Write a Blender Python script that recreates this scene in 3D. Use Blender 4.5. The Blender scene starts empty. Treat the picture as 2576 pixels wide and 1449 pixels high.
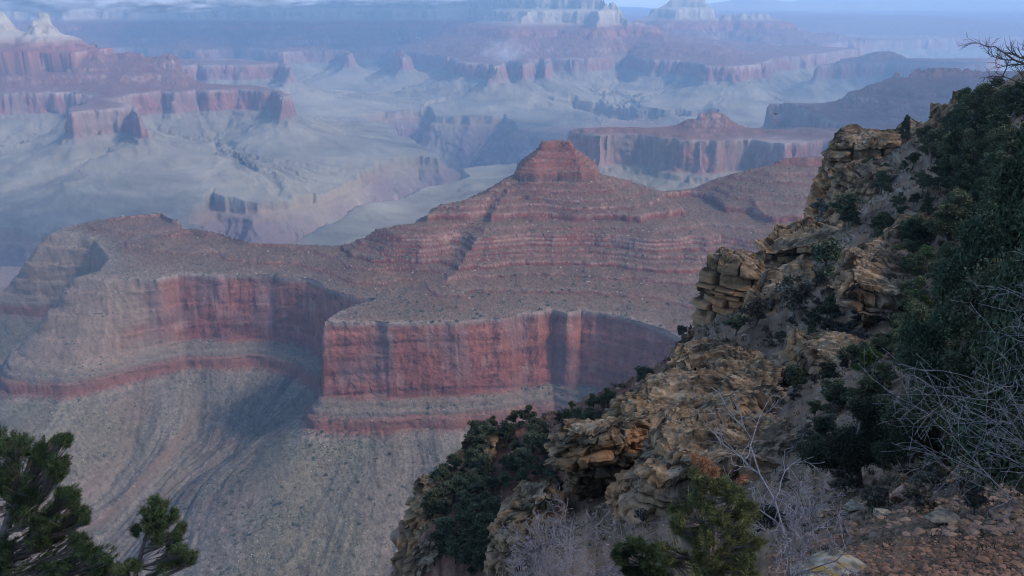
import bpy, bmesh, math, random, time
import numpy as np
from mathutils import Vector, Matrix
T0 = time.time()
rng = np.random.default_rng(7)
random.seed(7)
scene = bpy.context.scene
C = scene.collection
f32 = np.float32

# ------------------------------------------------------------------ camera
PITCH = math.radians(18.7)
FPX = 2144.0                      # focal length on a 2576 px wide frame
cam_d = bpy.data.cameras.new('camera')
cam_d.sensor_width = 36.0
cam_d.lens = 36.0 * FPX / 2576.0
cam_d.clip_start = 0.1
cam_d.clip_end = 120000.0
cam = bpy.data.objects.new('camera', cam_d)
C.objects.link(cam)
cam.location = (0, 0, 0)
cam.rotation_euler = (math.pi / 2 - PITCH, 0, 0)
scene.camera = cam

# ------------------------------------------------------------------ light
SUN_EL, SUN_AZ = math.radians(40), math.radians(112)   # azimuth clockwise from the view direction
scene.view_settings.view_transform = 'Standard'
scene.view_settings.look = 'None'
scene.view_settings.gamma = 1.0
scene.view_settings.exposure = 1.24
world = bpy.data.worlds.new('World')
scene.world = world
world.use_nodes = True
nt = world.node_tree
nt.nodes.clear()
sky = nt.nodes.new('ShaderNodeTexSky')
sky.sky_type = 'NISHITA'
sky.sun_disc = False
sky.sun_elevation = SUN_EL
sky.sun_rotation = SUN_AZ
sky.altitude = 2100
sky.air_density = 1.0
sky.dust_density = 2.5
bg = nt.nodes.new('ShaderNodeBackground')
bg.inputs['Strength'].default_value = 0.15
wo = nt.nodes.new('ShaderNodeOutputWorld')
nt.links.new(sky.outputs[0], bg.inputs['Color'])
nt.links.new(bg.outputs[0], wo.inputs['Surface'])
sun_d = bpy.data.lights.new('sun', 'SUN')
sun_d.energy = 2.0
sun_d.angle = math.radians(9.0)
sun_d.color = (1.0, 0.88, 0.80)
sun = bpy.data.objects.new('sun', sun_d)
C.objects.link(sun)
sdir = Vector((math.sin(SUN_AZ) * math.cos(SUN_EL), math.cos(SUN_AZ) * math.cos(SUN_EL), math.sin(SUN_EL)))
sun.rotation_euler = sdir.to_track_quat('Z', 'Y').to_euler()
scene.cycles.use_denoising = True
scene.cycles.use_adaptive_sampling = False
scene.cycles.filter_width = 1.15
scene.cycles.volume_bounces = 1
scene.cycles.max_bounces = 5
scene.cycles.diffuse_bounces = 3

# ------------------------------------------------------------------ helpers
def tan_v(v):
    """tangent of the angle below the horizon of photo row v (2576 x 1449 frame)"""
    return math.tan(PITCH + math.atan((v - 724.5) / FPX))

def P(u, v, z):
    """plan position of a feature of known elevation z seen at (u, v)"""
    up = (724.5 - v) / FPX
    dy = math.cos(PITCH) + up * math.sin(PITCH)
    dz = -math.sin(PITCH) + up * math.cos(PITCH)
    t = z / dz
    return ((u - 1288) / FPX * t, dy * t)

def Q(u, y, v=724.5):
    """plan position at depth y in photo column u"""
    up = (724.5 - v) / FPX
    dy = math.cos(PITCH) + up * math.sin(PITCH)
    return ((u - 1288) / FPX * y / dy, y)

def V3(u, v, y):
    x, yy = Q(u, y, v)
    return (x, yy, -tan_v(v) * y)

_tabs = [np.random.default_rng(100 + i).random((257, 257)).astype(f32) for i in range(8)]
for _t in _tabs:
    _t[256, :] = _t[0, :]; _t[:, 256] = _t[:, 0]

def vnoise(x, y, seed=0):
    t = _tabs[seed % 8]
    x = x + f32(seed * 17.31); y = y + f32(seed * 41.77)
    xf = np.floor(x); yf = np.floor(y)
    ix = xf.astype(np.int32) & 255; iy = yf.astype(np.int32) & 255
    fx = (x - xf).astype(f32); fy = (y - yf).astype(f32)
    fx = fx * fx * (3 - 2 * fx); fy = fy * fy * (3 - 2 * fy)
    a = t[iy, ix]; b = t[iy, ix + 1]; c = t[iy + 1, ix]; d = t[iy + 1, ix + 1]
    a = a + (b - a) * fx
    c = c + (d - c) * fx
    return (a + (c - a) * fy) * 2 - 1

def n3(x, y, z, seed=0):
    t = _tabs[seed % 8]
    xf = np.floor(x); yf = np.floor(y); zf = np.floor(z)
    ix = xf.astype(np.int32); iy = yf.astype(np.int32); iz = zf.astype(np.int32)
    fx = x - xf; fy = y - yf; fz = z - zf
    fx = fx * fx * (3 - 2 * fx); fy = fy * fy * (3 - 2 * fy); fz = fz * fz * (3 - 2 * fz)
    def pl(k):
        a = (ix + k * 101 + seed * 7) & 255; b = (iy + k * 57) & 255
        p = t[b, a]; q = t[b, a + 1]; r_ = t[b + 1, a]; s_ = t[b + 1, a + 1]
        p = p + (q - p) * fx; r_ = r_ + (s_ - r_) * fx
        return p + (r_ - p) * fy
    lo = pl(iz); hi = pl(iz + 1)
    return ((lo + (hi - lo) * fz) * 2 - 1).astype(f32)

def fbm(x, y, octv, seed=0, gain=0.5, ridged=False):
    s = 0; a = 1.0; tot = 0
    for i in range(octv):
        n = vnoise(x * (2.03 ** i), y * (2.03 ** i), seed + i)
        if ridged:
            n = 1 - 2 * np.abs(n)
        s = s + a * n; tot += a; a *= gain
    return s / tot

def sstep(a, b, x):
    t = np.clip((x - a) / (b - a), 0, 1)
    return t * t * (3 - 2 * t)

def seg_dist(x, y, pts, closed):
    """distance; smoothed nearest point (x, y) or, for 3D polylines, height; inside flag"""
    n = len(pts)
    best = np.full(x.shape, 1e12, f32)
    inside = np.zeros(x.shape, bool)
    L = 0.0
    W = np.full(x.shape, 1e-20, f32); WX = np.zeros(x.shape, f32); WY = np.zeros(x.shape, f32); WZ = np.zeros(x.shape, f32)
    has_z = len(pts[0]) > 2
    for i in range(n if closed else n - 1):
        a = pts[i]; b = pts[(i + 1) % n]
        dx, dy = b[0] - a[0], b[1] - a[1]
        l2 = dx * dx + dy * dy + 1e-9
        px = x - f32(a[0]); py = y - f32(a[1])
        t = np.clip((px * f32(dx) + py * f32(dy)) / f32(l2), 0, 1)
        d2 = (px - t * f32(dx)) ** 2 + (py - t * f32(dy)) ** 2
        best = np.minimum(d2, best)
        w = (f32(1e4) / (d2 + 4)) ** (2 if has_z else 4)
        W += w; WX += w * (f32(a[0]) + t * f32(dx)); WY += w * (f32(a[1]) + t * f32(dy))
        if has_z:
            WZ += w * (f32(a[2]) + t * f32(b[2] - a[2]))
        if closed:
            c = (a[1] > y) != (b[1] > y)
            inside ^= c & (x < f32(dx) * (y - f32(a[1])) / f32(dy if abs(dy) > 1e-9 else 1e-9) + f32(a[0]))
    if has_z: return np.sqrt(best), None, WZ / W, inside
    return np.sqrt(best), WX / W, WY / W, inside

def link(o, label=None, cat=None, group=None, kind=None, parent=None):
    C.objects.link(o)
    if parent: o.parent = parent
    if label: o['label'] = label
    if cat: o['category'] = cat
    if group: o['group'] = group
    if kind: o['kind'] = kind
    return o

def mesh_np(name, co, faces, mat=None, cols=None, smooth=True, nquad=4, extra=None):
    me = bpy.data.meshes.new(name)
    nv, nf = len(co), len(faces)
    me.vertices.add(nv)
    me.vertices.foreach_set('co', np.ascontiguousarray(co, dtype=f32).ravel())
    me.loops.add(nf * nquad)
    me.loops.foreach_set('vertex_index', np.ascontiguousarray(faces, dtype=np.int32).ravel())
    me.polygons.add(nf)
    me.polygons.foreach_set('loop_start', np.arange(0, nf * nquad, nquad, dtype=np.int32))
    me.polygons.foreach_set('use_smooth', np.full(nf, smooth, dtype=bool))
    me.update(calc_edges=True)
    if cols is not None:
        at = me.color_attributes.new('albedo', 'FLOAT_COLOR', 'POINT')
        c4 = np.ones((nv, 4), f32); c4[:, :3] = cols
        at.data.foreach_set('color', c4.ravel())
    for k, arr in (extra or {}).items():
        at = me.attributes.new(k, 'FLOAT', 'POINT')
        at.data.foreach_set('value', np.ascontiguousarray(arr, dtype=f32).ravel())
    if mat: me.materials.append(mat)
    return bpy.data.objects.new(name, me)

class NT:
    def __init__(s, name):
        s.m = bpy.data.materials.new(name); s.m.use_nodes = True
        s.t = s.m.node_tree; s.t.nodes.clear()
        s.out = s.t.nodes.new('ShaderNodeOutputMaterial')
        s.b = s.t.nodes.new('ShaderNodeBsdfPrincipled')
        s.t.links.new(s.b.outputs[0], s.out.inputs[0])
    def n(s, t, **k):
        nd = s.t.nodes.new(t)
        for a, v in k.items():
            if a in nd.inputs.keys(): nd.inputs[a].default_value = v
            else: setattr(nd, a, v)
        return nd
    def l(s, a, b): s.t.links.new(a, b)
    def math(s, op, a, b=None):
        nd = s.t.nodes.new('ShaderNodeMath'); nd.operation = op
        for i, v in enumerate((a, b)):
            if v is None: continue
            if hasattr(v, 'links'): s.l(v, nd.inputs[i])
            else: nd.inputs[i].default_value = v
        return nd.outputs[0]
    def mixc(s, f, a, b, mode='MIX'):
        nd = s.t.nodes.new('ShaderNodeMix'); nd.data_type = 'RGBA'; nd.blend_type = mode
        for i, v in ((0, f), (6, a), (7, b)):
            if hasattr(v, 'links'): s.l(v, nd.inputs[i])
            else: nd.inputs[i].default_value = v if i == 0 else (*v, 1)
        return nd.outputs[2]

def rock_material(name, scale, bump, stretch=(1, 1, 1), var=0.35, detail=8):
    """vertex albedo (strata, stains) broken up by 3D noise, with bump"""
    s = NT(name)
    geo = s.n('ShaderNodeNewGeometry')
    mp = s.n('ShaderNodeMapping'); mp.inputs['Scale'].default_value = stretch
    s.l(geo.outputs['Position'], mp.inputs['Vector'])
    at = s.n('ShaderNodeAttribute', attribute_name='albedo')
    n1 = s.n('ShaderNodeTexNoise', Scale=1.0 / scale, Detail=detail, Roughness=0.68)
    s.l(mp.outputs[0], n1.inputs['Vector'])
    n2 = s.n('ShaderNodeTexNoise', Scale=3.1 / scale, Detail=5.0, Roughness=0.7)
    s.l(mp.outputs[0], n2.inputs['Vector'])
    f = s.math('SUBTRACT', n1.outputs['Fac'], 0.5)
    f = s.math('MULTIPLY', f, var * 3.2)
    f2 = s.math('MULTIPLY', s.math('SUBTRACT', n2.outputs['Fac'], 0.5), var * 1.6)
    f = s.math('ADD', s.math('ADD', f, f2), 1.0)
    f = s.math('MAXIMUM', f, 0.2)
    v = s.t.nodes.new('ShaderNodeVectorMath'); v.operation = 'SCALE'
    s.l(at.outputs['Color'], v.inputs[0]); s.l(f, v.inputs['Scale'])
    s.l(v.outputs[0], s.b.inputs['Base Color'])
    s.b.inputs['Roughness'].default_value = 0.95
    s.b.inputs['Specular IOR Level'].default_value = 0.1
    bp = s.n('ShaderNodeBump', Strength=1.0, Distance=bump)
    s.l(s.math('ADD', n1.outputs['Fac'], s.math('MULTIPLY', n2.outputs['Fac'], 0.35)), bp.inputs['Height'])
    s.l(bp.outputs[0], s.b.inputs['Normal'])
    return s.m

# ------------------------------------------------------------------ strata
RIM = -650.0
# Supai to Kaibab: (z, horizontal share) - cliffs take little of the smooth height, slopes much
def terrace(h, bands):
    """bands: list of (z_low, z_high, hardness>1 = cliff) covering -650..top; maps smooth height to stepped height"""
    zs = [bands[0][0]]; hs = [0.0]
    for lo, hi, k in bands:
        zs.append(hi); hs.append(hs[-1] + (hi - lo) / k)
    hs = np.array(hs); zs = np.array(zs)
    hs = zs[0] + hs / hs[-1] * (zs[-1] - zs[0])
    return np.interp(h, hs, zs).astype(f32)

B_SUPAI = [(-650, -638, .6), (-638, -634, 4), (-634, -622, .6), (-622, -618, 5), (-618, -610, .6), (-610, -601, 7), (-601, -596, .6), (-596, -592, 6), (-592, -589, .6), (-589, -583, 7), (-583, -578, .6), (-578, -570, 6), (-570, -567, .7),
           (-567, -561, 8), (-561, -559, .7), (-559, -553, 8), (-553, -545, .55), (-545, -542, 4), (-542, -531, .55), (-531, -517, 9), (-517, -508, .6), (-508, -503, 5), (-503, -494, .6), (-494, -490, 5), (-490, -478, .6), (-478, -473, 5), (-473, -463, .7), (-463, -459, 5), (-459, -444, .7),
           (-444, -424, 7), (-424, -416, .7), (-416, -396, 7), (-396, -388, .7), (-388, -372, 7), (-372, -280, .65), (-280, -150, 6), (-150, -110, .5), (-110, 30, 4), (30, 300, 1)]
def inv_terr(z):
    zs = [B_SUPAI[0][0]]; hs = [0.0]
    for lo, hi, k in B_SUPAI:
        zs.append(hi); hs.append(hs[-1] + (hi - lo) / k)
    hs = np.array(hs); zs = np.array(zs)
    hs = zs[0] + hs / hs[-1] * (zs[-1] - zs[0])
    return np.interp(z, zs, hs)

def R(*uv, z=RIM):
    return [P(u, v, z) for u, v in uv]
def CR(*uvy):
    out = []
    for u, v, y in uvy:
        x, yy, z = V3(u, v, y)
        out.append((x, yy, float(inv_terr(z))))
    return out

UNITS = []
# the near red spur, its left arm and the grey promontory behind it
UNITS.append(dict(
    rim=R((189, 697), (270, 701), (330, 703), (398, 702), (439, 691), (507, 690), (600, 689), (692, 690), (753, 697), (800, 716), (868, 737), (925, 748), (945, 751),
          (940, 754), (905, 762), (870, 775), (845, 792), (822, 809), (860, 809), (969, 813), (1072, 809), (1138, 810), (1225, 796), (1312, 785), (1361, 787), (1400, 781),
          (1437, 787), (1464, 780), (1551, 790), (1639, 817), (1709, 841), (1800, 880), (1950, 905), (2100, 905), (2400, 860)) +
        [Q(3300, 1500), Q(3300, 3600), Q(2600, 3200), Q(2100, 2950), Q(1750, 2850), Q(1500, 2700), Q(1300, 2650), Q(1100, 2550), Q(920, 2330), Q(850, 2270),
         Q(760, 2260), Q(630, 2280), Q(570, 2350), Q(480, 2450), Q(400, 2590), Q(270, 2570), Q(190, 2500), Q(150, 2420)] +
        R((235, 598), (262, 630), (266, 660), (255, 680), (225, 688)),
    crest=[CR((430, 578, 2300), (480, 571, 2330), (574, 592, 2270), (625, 608, 2215), (760, 614, 2180), (860, 616, 2130), (920, 594, 2100), (1061, 552, 2090), (1100, 516, 2140),
              (1225, 487, 2200), (1290, 445, 2250), (1400, 438, 2260), (1500, 440, 2270), (1595, 455, 2330), (1660, 480, 2380), (1736, 477, 2400),
              (1850, 434, 2400), (1944, 410, 2400), (2086, 392, 2400), (2500, 330, 2500), (3300, 250, 2700)),
           CR((284, 545, 2480), (405, 536, 2520), (450, 547, 2440)),
           CR((1290, 470, 2210), (1242, 552, 2100), (1190, 625, 1990), (1120, 700, 1900))],
    near=True, warp=10, talus='steep', cw=22))
# right mesa with the small stepped butte
UNITS.append(dict(
    rim=R((1440, 332), (1470, 336), (1493, 340), (1560, 341), (1600, 343), (1640, 346), (1700, 352), (1750, 357), (1800, 355), (1900, 350), (1925, 357), (1980, 361), (2060, 353), (2200, 350), (2500, 345)) +
        [Q(2500, 4560), Q(2100, 4560), Q(1440, 4540)],
    crest=[CR((1480, 323, 4420), (1600, 322, 4420), (1690, 318, 4420), (1735, 300, 4420), (1765, 283, 4420), (1787, 271, 4420), (1812, 283, 4420), (1850, 302, 4420), (1890, 320, 4420), (1960, 325, 4400), (2080, 326, 4400), (2500, 322, 4400))],
    warp=22, cw=30))
# dark ridge beyond it on the right
UNITS.append(dict(
    rim=R((1941, 262), (1978, 262), (2020, 266), (2040, 280), (2060, 292), (2100, 305), (2200, 330), (2350, 345), (2700, 350)) + [Q(3300, 4300), Q(3300, 5950), Q(2600, 5900), Q(2100, 5800), Q(1937, 5720)],
    crest=[CR((1980, 255, 5690), (2090, 271, 5300), (2133, 233, 5300), (2157, 220, 5300), (2215, 203, 5300), (2248, 184, 5300), (2255, 179, 5300), (2268, 192, 5300), (2300, 194, 5300),
              (2316, 174, 5350), (2343, 169, 5350), (2471, 176, 5400), (2700, 180, 5400), (3300, 170, 5400))],
    warp=30, cw=35))
# left mesa
UNITS.append(dict(
    rim=R((-400, 232), (0, 236), (101, 233), (189, 233), (222, 245), (205, 260), (178, 274), (169, 284), (203, 280), (260, 276), (317, 272), (340, 284), (325, 264), (290, 248), (350, 236), (405, 230),
          (440, 234), (490, 226), (530, 229), (591, 225), (675, 230), (708, 245), (722, 240), (690, 222), (640, 215), (520, 213)) + [Q(420, 8200), Q(200, 8800), Q(-500, 9200)],
    crest=[CR((-400, 40, 7300), (0, 74, 7200), (152, 90, 7200), (203, 109, 7200), (250, 122, 7150), (262, 126, 7130), (275, 137, 7200), (290, 132, 7300), (351, 130, 7300), (371, 142, 7300), (405, 130, 7300), (449, 138, 7300), (486, 160, 7400)),
           CR((330, 150, 7100), (405, 169, 6950), (449, 179, 6850), (463, 194, 6780), (513, 218, 6700))],
    warp=28, cw=32))
# mesa behind it
UNITS.append(dict(
    rim=R((470, 166), (500, 163), (527, 165), (625, 164), (700, 161), (716, 161), (730, 170)) + [Q(738, 9700), Q(650, 10200), Q(350, 10300), Q(380, 9000)],
    crest=[CR((520, 158, 9500), (620, 157.5, 9500), (700, 156, 9600))],
    warp=30, cw=35))
# central temple
UNITS.append(dict(
    rim=R((1158, 157), (1200, 158), (1243, 163), (1256, 170), (1262, 152), (1290, 150), (1307, 164), (1330, 152), (1368, 149), (1378, 160), (1387, 146), (1450, 147), (1510, 145), (1570, 138), (1611, 147),
          (1640, 151), (1700, 152), (1750, 158), (1786, 167), (1850, 168), (1900, 163), (1950, 150), (2000, 142)) + [Q(2100, 12500), Q(1700, 13500), Q(1100, 13500), Q(1000, 12500), Q(1140, 10600)],
    crest=[CR((1263, -4, 12800), (1400, -16, 12200), (1520, -3, 11700), (1545, 14, 11650), (1557, 36, 11600), (1577, 46, 11500), (1611, 53, 11500), (1640, 80, 11300), (1700, 105, 11500), (1850, 125, 11500)),
           CR((1263, 110, 10400), (1300, 60, 11400), (1400, -5, 12200)), CR((1505, 60, 11000), (1523, 2, 11700))],
    warp=40, cw=40))
# hazy temple and ridge right of it
UNITS.append(dict(
    rim=R((1600, 112), (1780, 112), (1830, 108), (1944, 112), (2029, 113), (2050, 119), (2100, 107), (2210, 103)) + [Q(2300, 15500), Q(1600, 16500), Q(1500, 15500)],
    crest=[CR((1595, 46, 14500), (1625, 34, 14500), (1648, 15, 14500), (1690, -6, 14500), (1750, -6, 14500), (1772, 2, 14500), (1789, 20, 14500), (1799, 36, 14500), (1850, 32, 14500), (1938, 30, 14500), (1965, 51, 14500),
              (2012, 68, 14500), (2052, 82, 14500), (2090, 78, 14500), (2127, 91, 14500), (2200, 99, 14600))],
    warp=50, cw=45))
UNITS.append(dict(
    rim=R((2060, 166), (2150, 160), (2250, 157), (2320, 165), (2420, 172)) + [Q(2420, 10300), Q(2060, 10300)],
    crest=[CR((2080, 160, 9700), (2106, 153, 9800), (2181, 136, 9800), (2231, 128, 9800), (2265, 135, 9800), (2299, 151, 9800), (2350, 160, 9800))],
    warp=40, cw=40))
# north wall
UNITS.append(dict(
    rim=R((-700, 118), (-300, 125), (0, 118), (200, 124), (330, 118), (480, 128), (600, 119), (700, 124), (820, 116), (900, 122), (1000, 112), (1100, 116), (1230, 104), (1300, 108)) + [Q(1400, 17000), Q(1400, 22000), Q(-1200, 22000), Q(-1200, 12000)],
    crest=[CR((-900, -70, 15500), (-300, -60, 15000), (700, -50, 15000), (1000, -45, 14800), (1180, -30, 14600), (1275, -8, 14600)), CR((150, 60, 13400), (180, -30, 14900)), CR((760, 60, 13200), (800, -20, 14900)),
           CR((480, 70, 13200), (470, -30, 14900)), CR((1020, 60, 13500), (1000, -20, 14800))],
    warp=110, cw=40, hn=110, hl=520))
# small buttes in front of the north wall
UNITS.append(dict(
    rim=R((709, 131), (760, 129), (800, 128), (868, 126), (885, 138)) + [Q(880, 12200), Q(700, 12200)],
    crest=[CR((760, 112, 11700), (787, 91, 11700), (812, 112, 11700))], warp=35, cw=35))
UNITS.append(dict(
    rim=R((994, 142), (1013, 145), (1032, 142)) + [Q(1030, 10900), Q(998, 10900)],
    crest=[CR((1013, 117, 10750), (1014, 118, 10760))], warp=12, cw=35))

GZ = -1062.0
GORGES = [
    R((470, 545), (540, 508), (652, 523), (740, 510), (810, 492), (868, 468), (952, 425), (1013, 414), (1054, 405), (1100, 408), (1104, 400), (1057, 372), (1013, 350), (955, 322), (890, 303), (960, 290), (1071, 286),
      (1098, 300), (1180, 303), (1273, 301), (1307, 326), (1360, 331), (1422, 332), (1500, 336), (1700, 330), (1900, 325), z=GZ) +
    [Q(2300, 6300), Q(2000, 5500), Q(1500, 5450)] + R((1290, 424), (1230, 427), (1178, 440), (1160, 466), (1100, 477), (1000, 511), (940, 525), (900, 537), (860, 560), (740, 607), (640, 612), (560, 590), (500, 565), z=GZ),
    R((1430, 266), (1520, 279), (1611, 290), (1690, 292), (1800, 296), (1800, 303), (1690, 301), (1600, 304), (1500, 294), (1440, 279), z=GZ),
    R((1960, 226), (2030, 236), (2130, 246), (2200, 250), (2200, 258), (2030, 248), (1960, 239), z=GZ),
    R((-500, 565), (0, 580), (70, 590), (150, 600), (260, 606), (200, 640), (60, 672), (-500, 690), z=GZ),
]

def unit_height(U, x, y, aux):
    rim = U['rim']
    xs = [p[0] for p in rim]; ys = [p[1] for p in rim]
    M = 1700
    m = (x > min(xs) - M) & (x < max(xs) + M) & (y > min(ys) - M) & (y < max(ys) + M)
    if not m.any(): return
    X = x[m]; Y = y[m]
    w = U['warp']
    near = U.get('near')
    if near:
        wx = X + 12 * vnoise(X / 90, Y / 90, 1) + 3.5 * vnoise(X / 34, Y / 34, 2) + 1.2 * vnoise(X / 11, Y / 11, 3)
        wy = Y + 12 * vnoise(X / 90, Y / 90, 4) + 3.5 * vnoise(X / 34, Y / 34, 5) + 1.2 * vnoise(X / 11, Y / 11, 6)
    else:
        L = w * 7
        wx = X + w * 1.6 * vnoise(X / L, Y / L, 1) + w * vnoise(X / L * 3, Y / L * 3, 2) + w * .45 * vnoise(X / L * 8, Y / L * 8, 3)
        wy = Y + w * 1.6 * vnoise(X / L, Y / L, 4) + w * vnoise(X / L * 3, Y / L * 3, 5) + w * .45 * vnoise(X / L * 8, Y / L * 8, 6)
    d, ax, ay, ins = seg_dist(wx, wy, rim, True)
    # inside
    h = np.full(X.shape, RIM, f32)
    if ins.any():
        xi = wx[ins]; yi = wy[ins]; di = d[ins]
        bestd = np.full(xi.shape, 1e9, f32); zc = np.zeros(xi.shape, f32); zw = np.full(xi.shape, 1e-20, f32)
        for cr in U['crest']:
            dc, _, z, _ = seg_dist(xi, yi, cr, False)
            wgt = (f32(1000) / (dc * dc + 9)) ** 2
            bestd = np.minimum(dc, bestd); zc += wgt * z; zw += wgt
        zc /= zw
        t = di / (di + bestd + 1e-3)
        t = t ** 1.1
        g = 4 * t * (1 - t)
        hl = 60 if near else U.get('hl', 240)
        hn = fbm(xi / hl, yi / hl, 4, 3)
        if not near: hn = hn * .6 + fbm(xi / (hl * 1.7), yi / (hl * 1.7), 3, 6, ridged=True)
        if near: hn = hn + 2.0 * vnoise(xi / 150 + 3, yi / 230, 5) + .9 * fbm(xi / 85, yi / 150, 2, 6, ridged=True)
        sm = RIM + (zc - RIM) * t + hn * g * (7 if near else U.get('hn', 30))
        sm = np.maximum(sm, RIM)
        sm = terrace(sm, B_SUPAI)
        h[ins] = sm
    o = ~ins
    do = d[o]; ao = ax[o]; bo = ay[o]; xo = X[o]; yo = Y[o]
    if near:
        # the left nose of the arm steps down gently instead of falling sheer
        cw = 20 + 140 * np.where(yo < 2200, sstep(-850, -1060, xo) * sstep(2090, 2020, yo), sstep(-1120, -1290, xo) * sstep(2300, 2380, yo))
        gul = vnoise(ao / 60 + do / 900, bo / 60, 2) * .55 + vnoise(ao / 25, bo / 25 + do / 500, 3) * .35 + (1 - 2 * np.abs(vnoise(ao / 11 + do / 400, bo / 11, 4))) * .22
        ds = np.maximum(do - cw - 50, 0)
        prof = np.interp(do / cw, [0, .12, .2, .35, .45, .62, .7, .9, 1.0], [-650, -675, -680, -722, -727, -770, -775, -812, -818]).astype(f32)
        d2 = do - cw
        led = np.interp(d2, [0, 12, 14, 26, 28, 40, 43, 56], [-818, -824, -832, -838, -847, -853, -872, -878]).astype(f32)
        ta = -878 - np.interp(d2 - 56, [0, 250, 500, 900, 1600], [0, 160, 290, 400, 450]).astype(f32)
        ta = ta + gul * np.clip((d2 - 40) / 180, 0, 1) * 13
        z = np.where(do < cw, prof, np.where(d2 < 56, led, ta))
    else:
        cw = U['cw'] * (1 + .6 * vnoise(ao / 300, bo / 300, 5))
        gul = fbm(ao / 290 + do / 2500, bo / 290, 4, 2, ridged=True)
        prof = np.interp(do / cw, [0, .4, .5, 1.0], [-650, -718, -725, -792]).astype(f32)
        d2 = do - cw
        led = np.interp(d2, [0, 35, 42, 60], [-792, -808, -824, -834]).astype(f32)
        ta = -834 - np.interp(d2 - 60, [0, 120, 350, 800, 1200, 1560], [0, 66, 138, 196, 226, 275]).astype(f32)
        amp = np.interp(d2, [0, 150, 500, 1000, 1500, 3000], [0, 34, 52, 36, 10, 0]).astype(f32)
        ta = ta + gul * amp
        amp2 = np.interp(d2, [0, 150, 500, 1000, 1500], [0, 10, 22, 14, 0]).astype(f32)
        ta = ta + amp2 * fbm(ao / 75 + do / 900, bo / 75, 2, 5, ridged=True)
        z = np.where(do < cw, prof, np.where(d2 < 60, led, ta))
    h[o] = z
    zz = aux['z'][m]
    up = h > zz
    zz = np.where(up, h, zz)
    aux['z'][m] = zz
    for k, v in (('ax', ax), ('ay', ay), ('d', np.where(ins, -d, d))):
        a = aux[k][m]; a = np.where(up, v, a); aux[k][m] = a
    a = aux['near'][m]; aux['near'][m] = np.where(up, 1.0 if near else 0.0, a)

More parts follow.
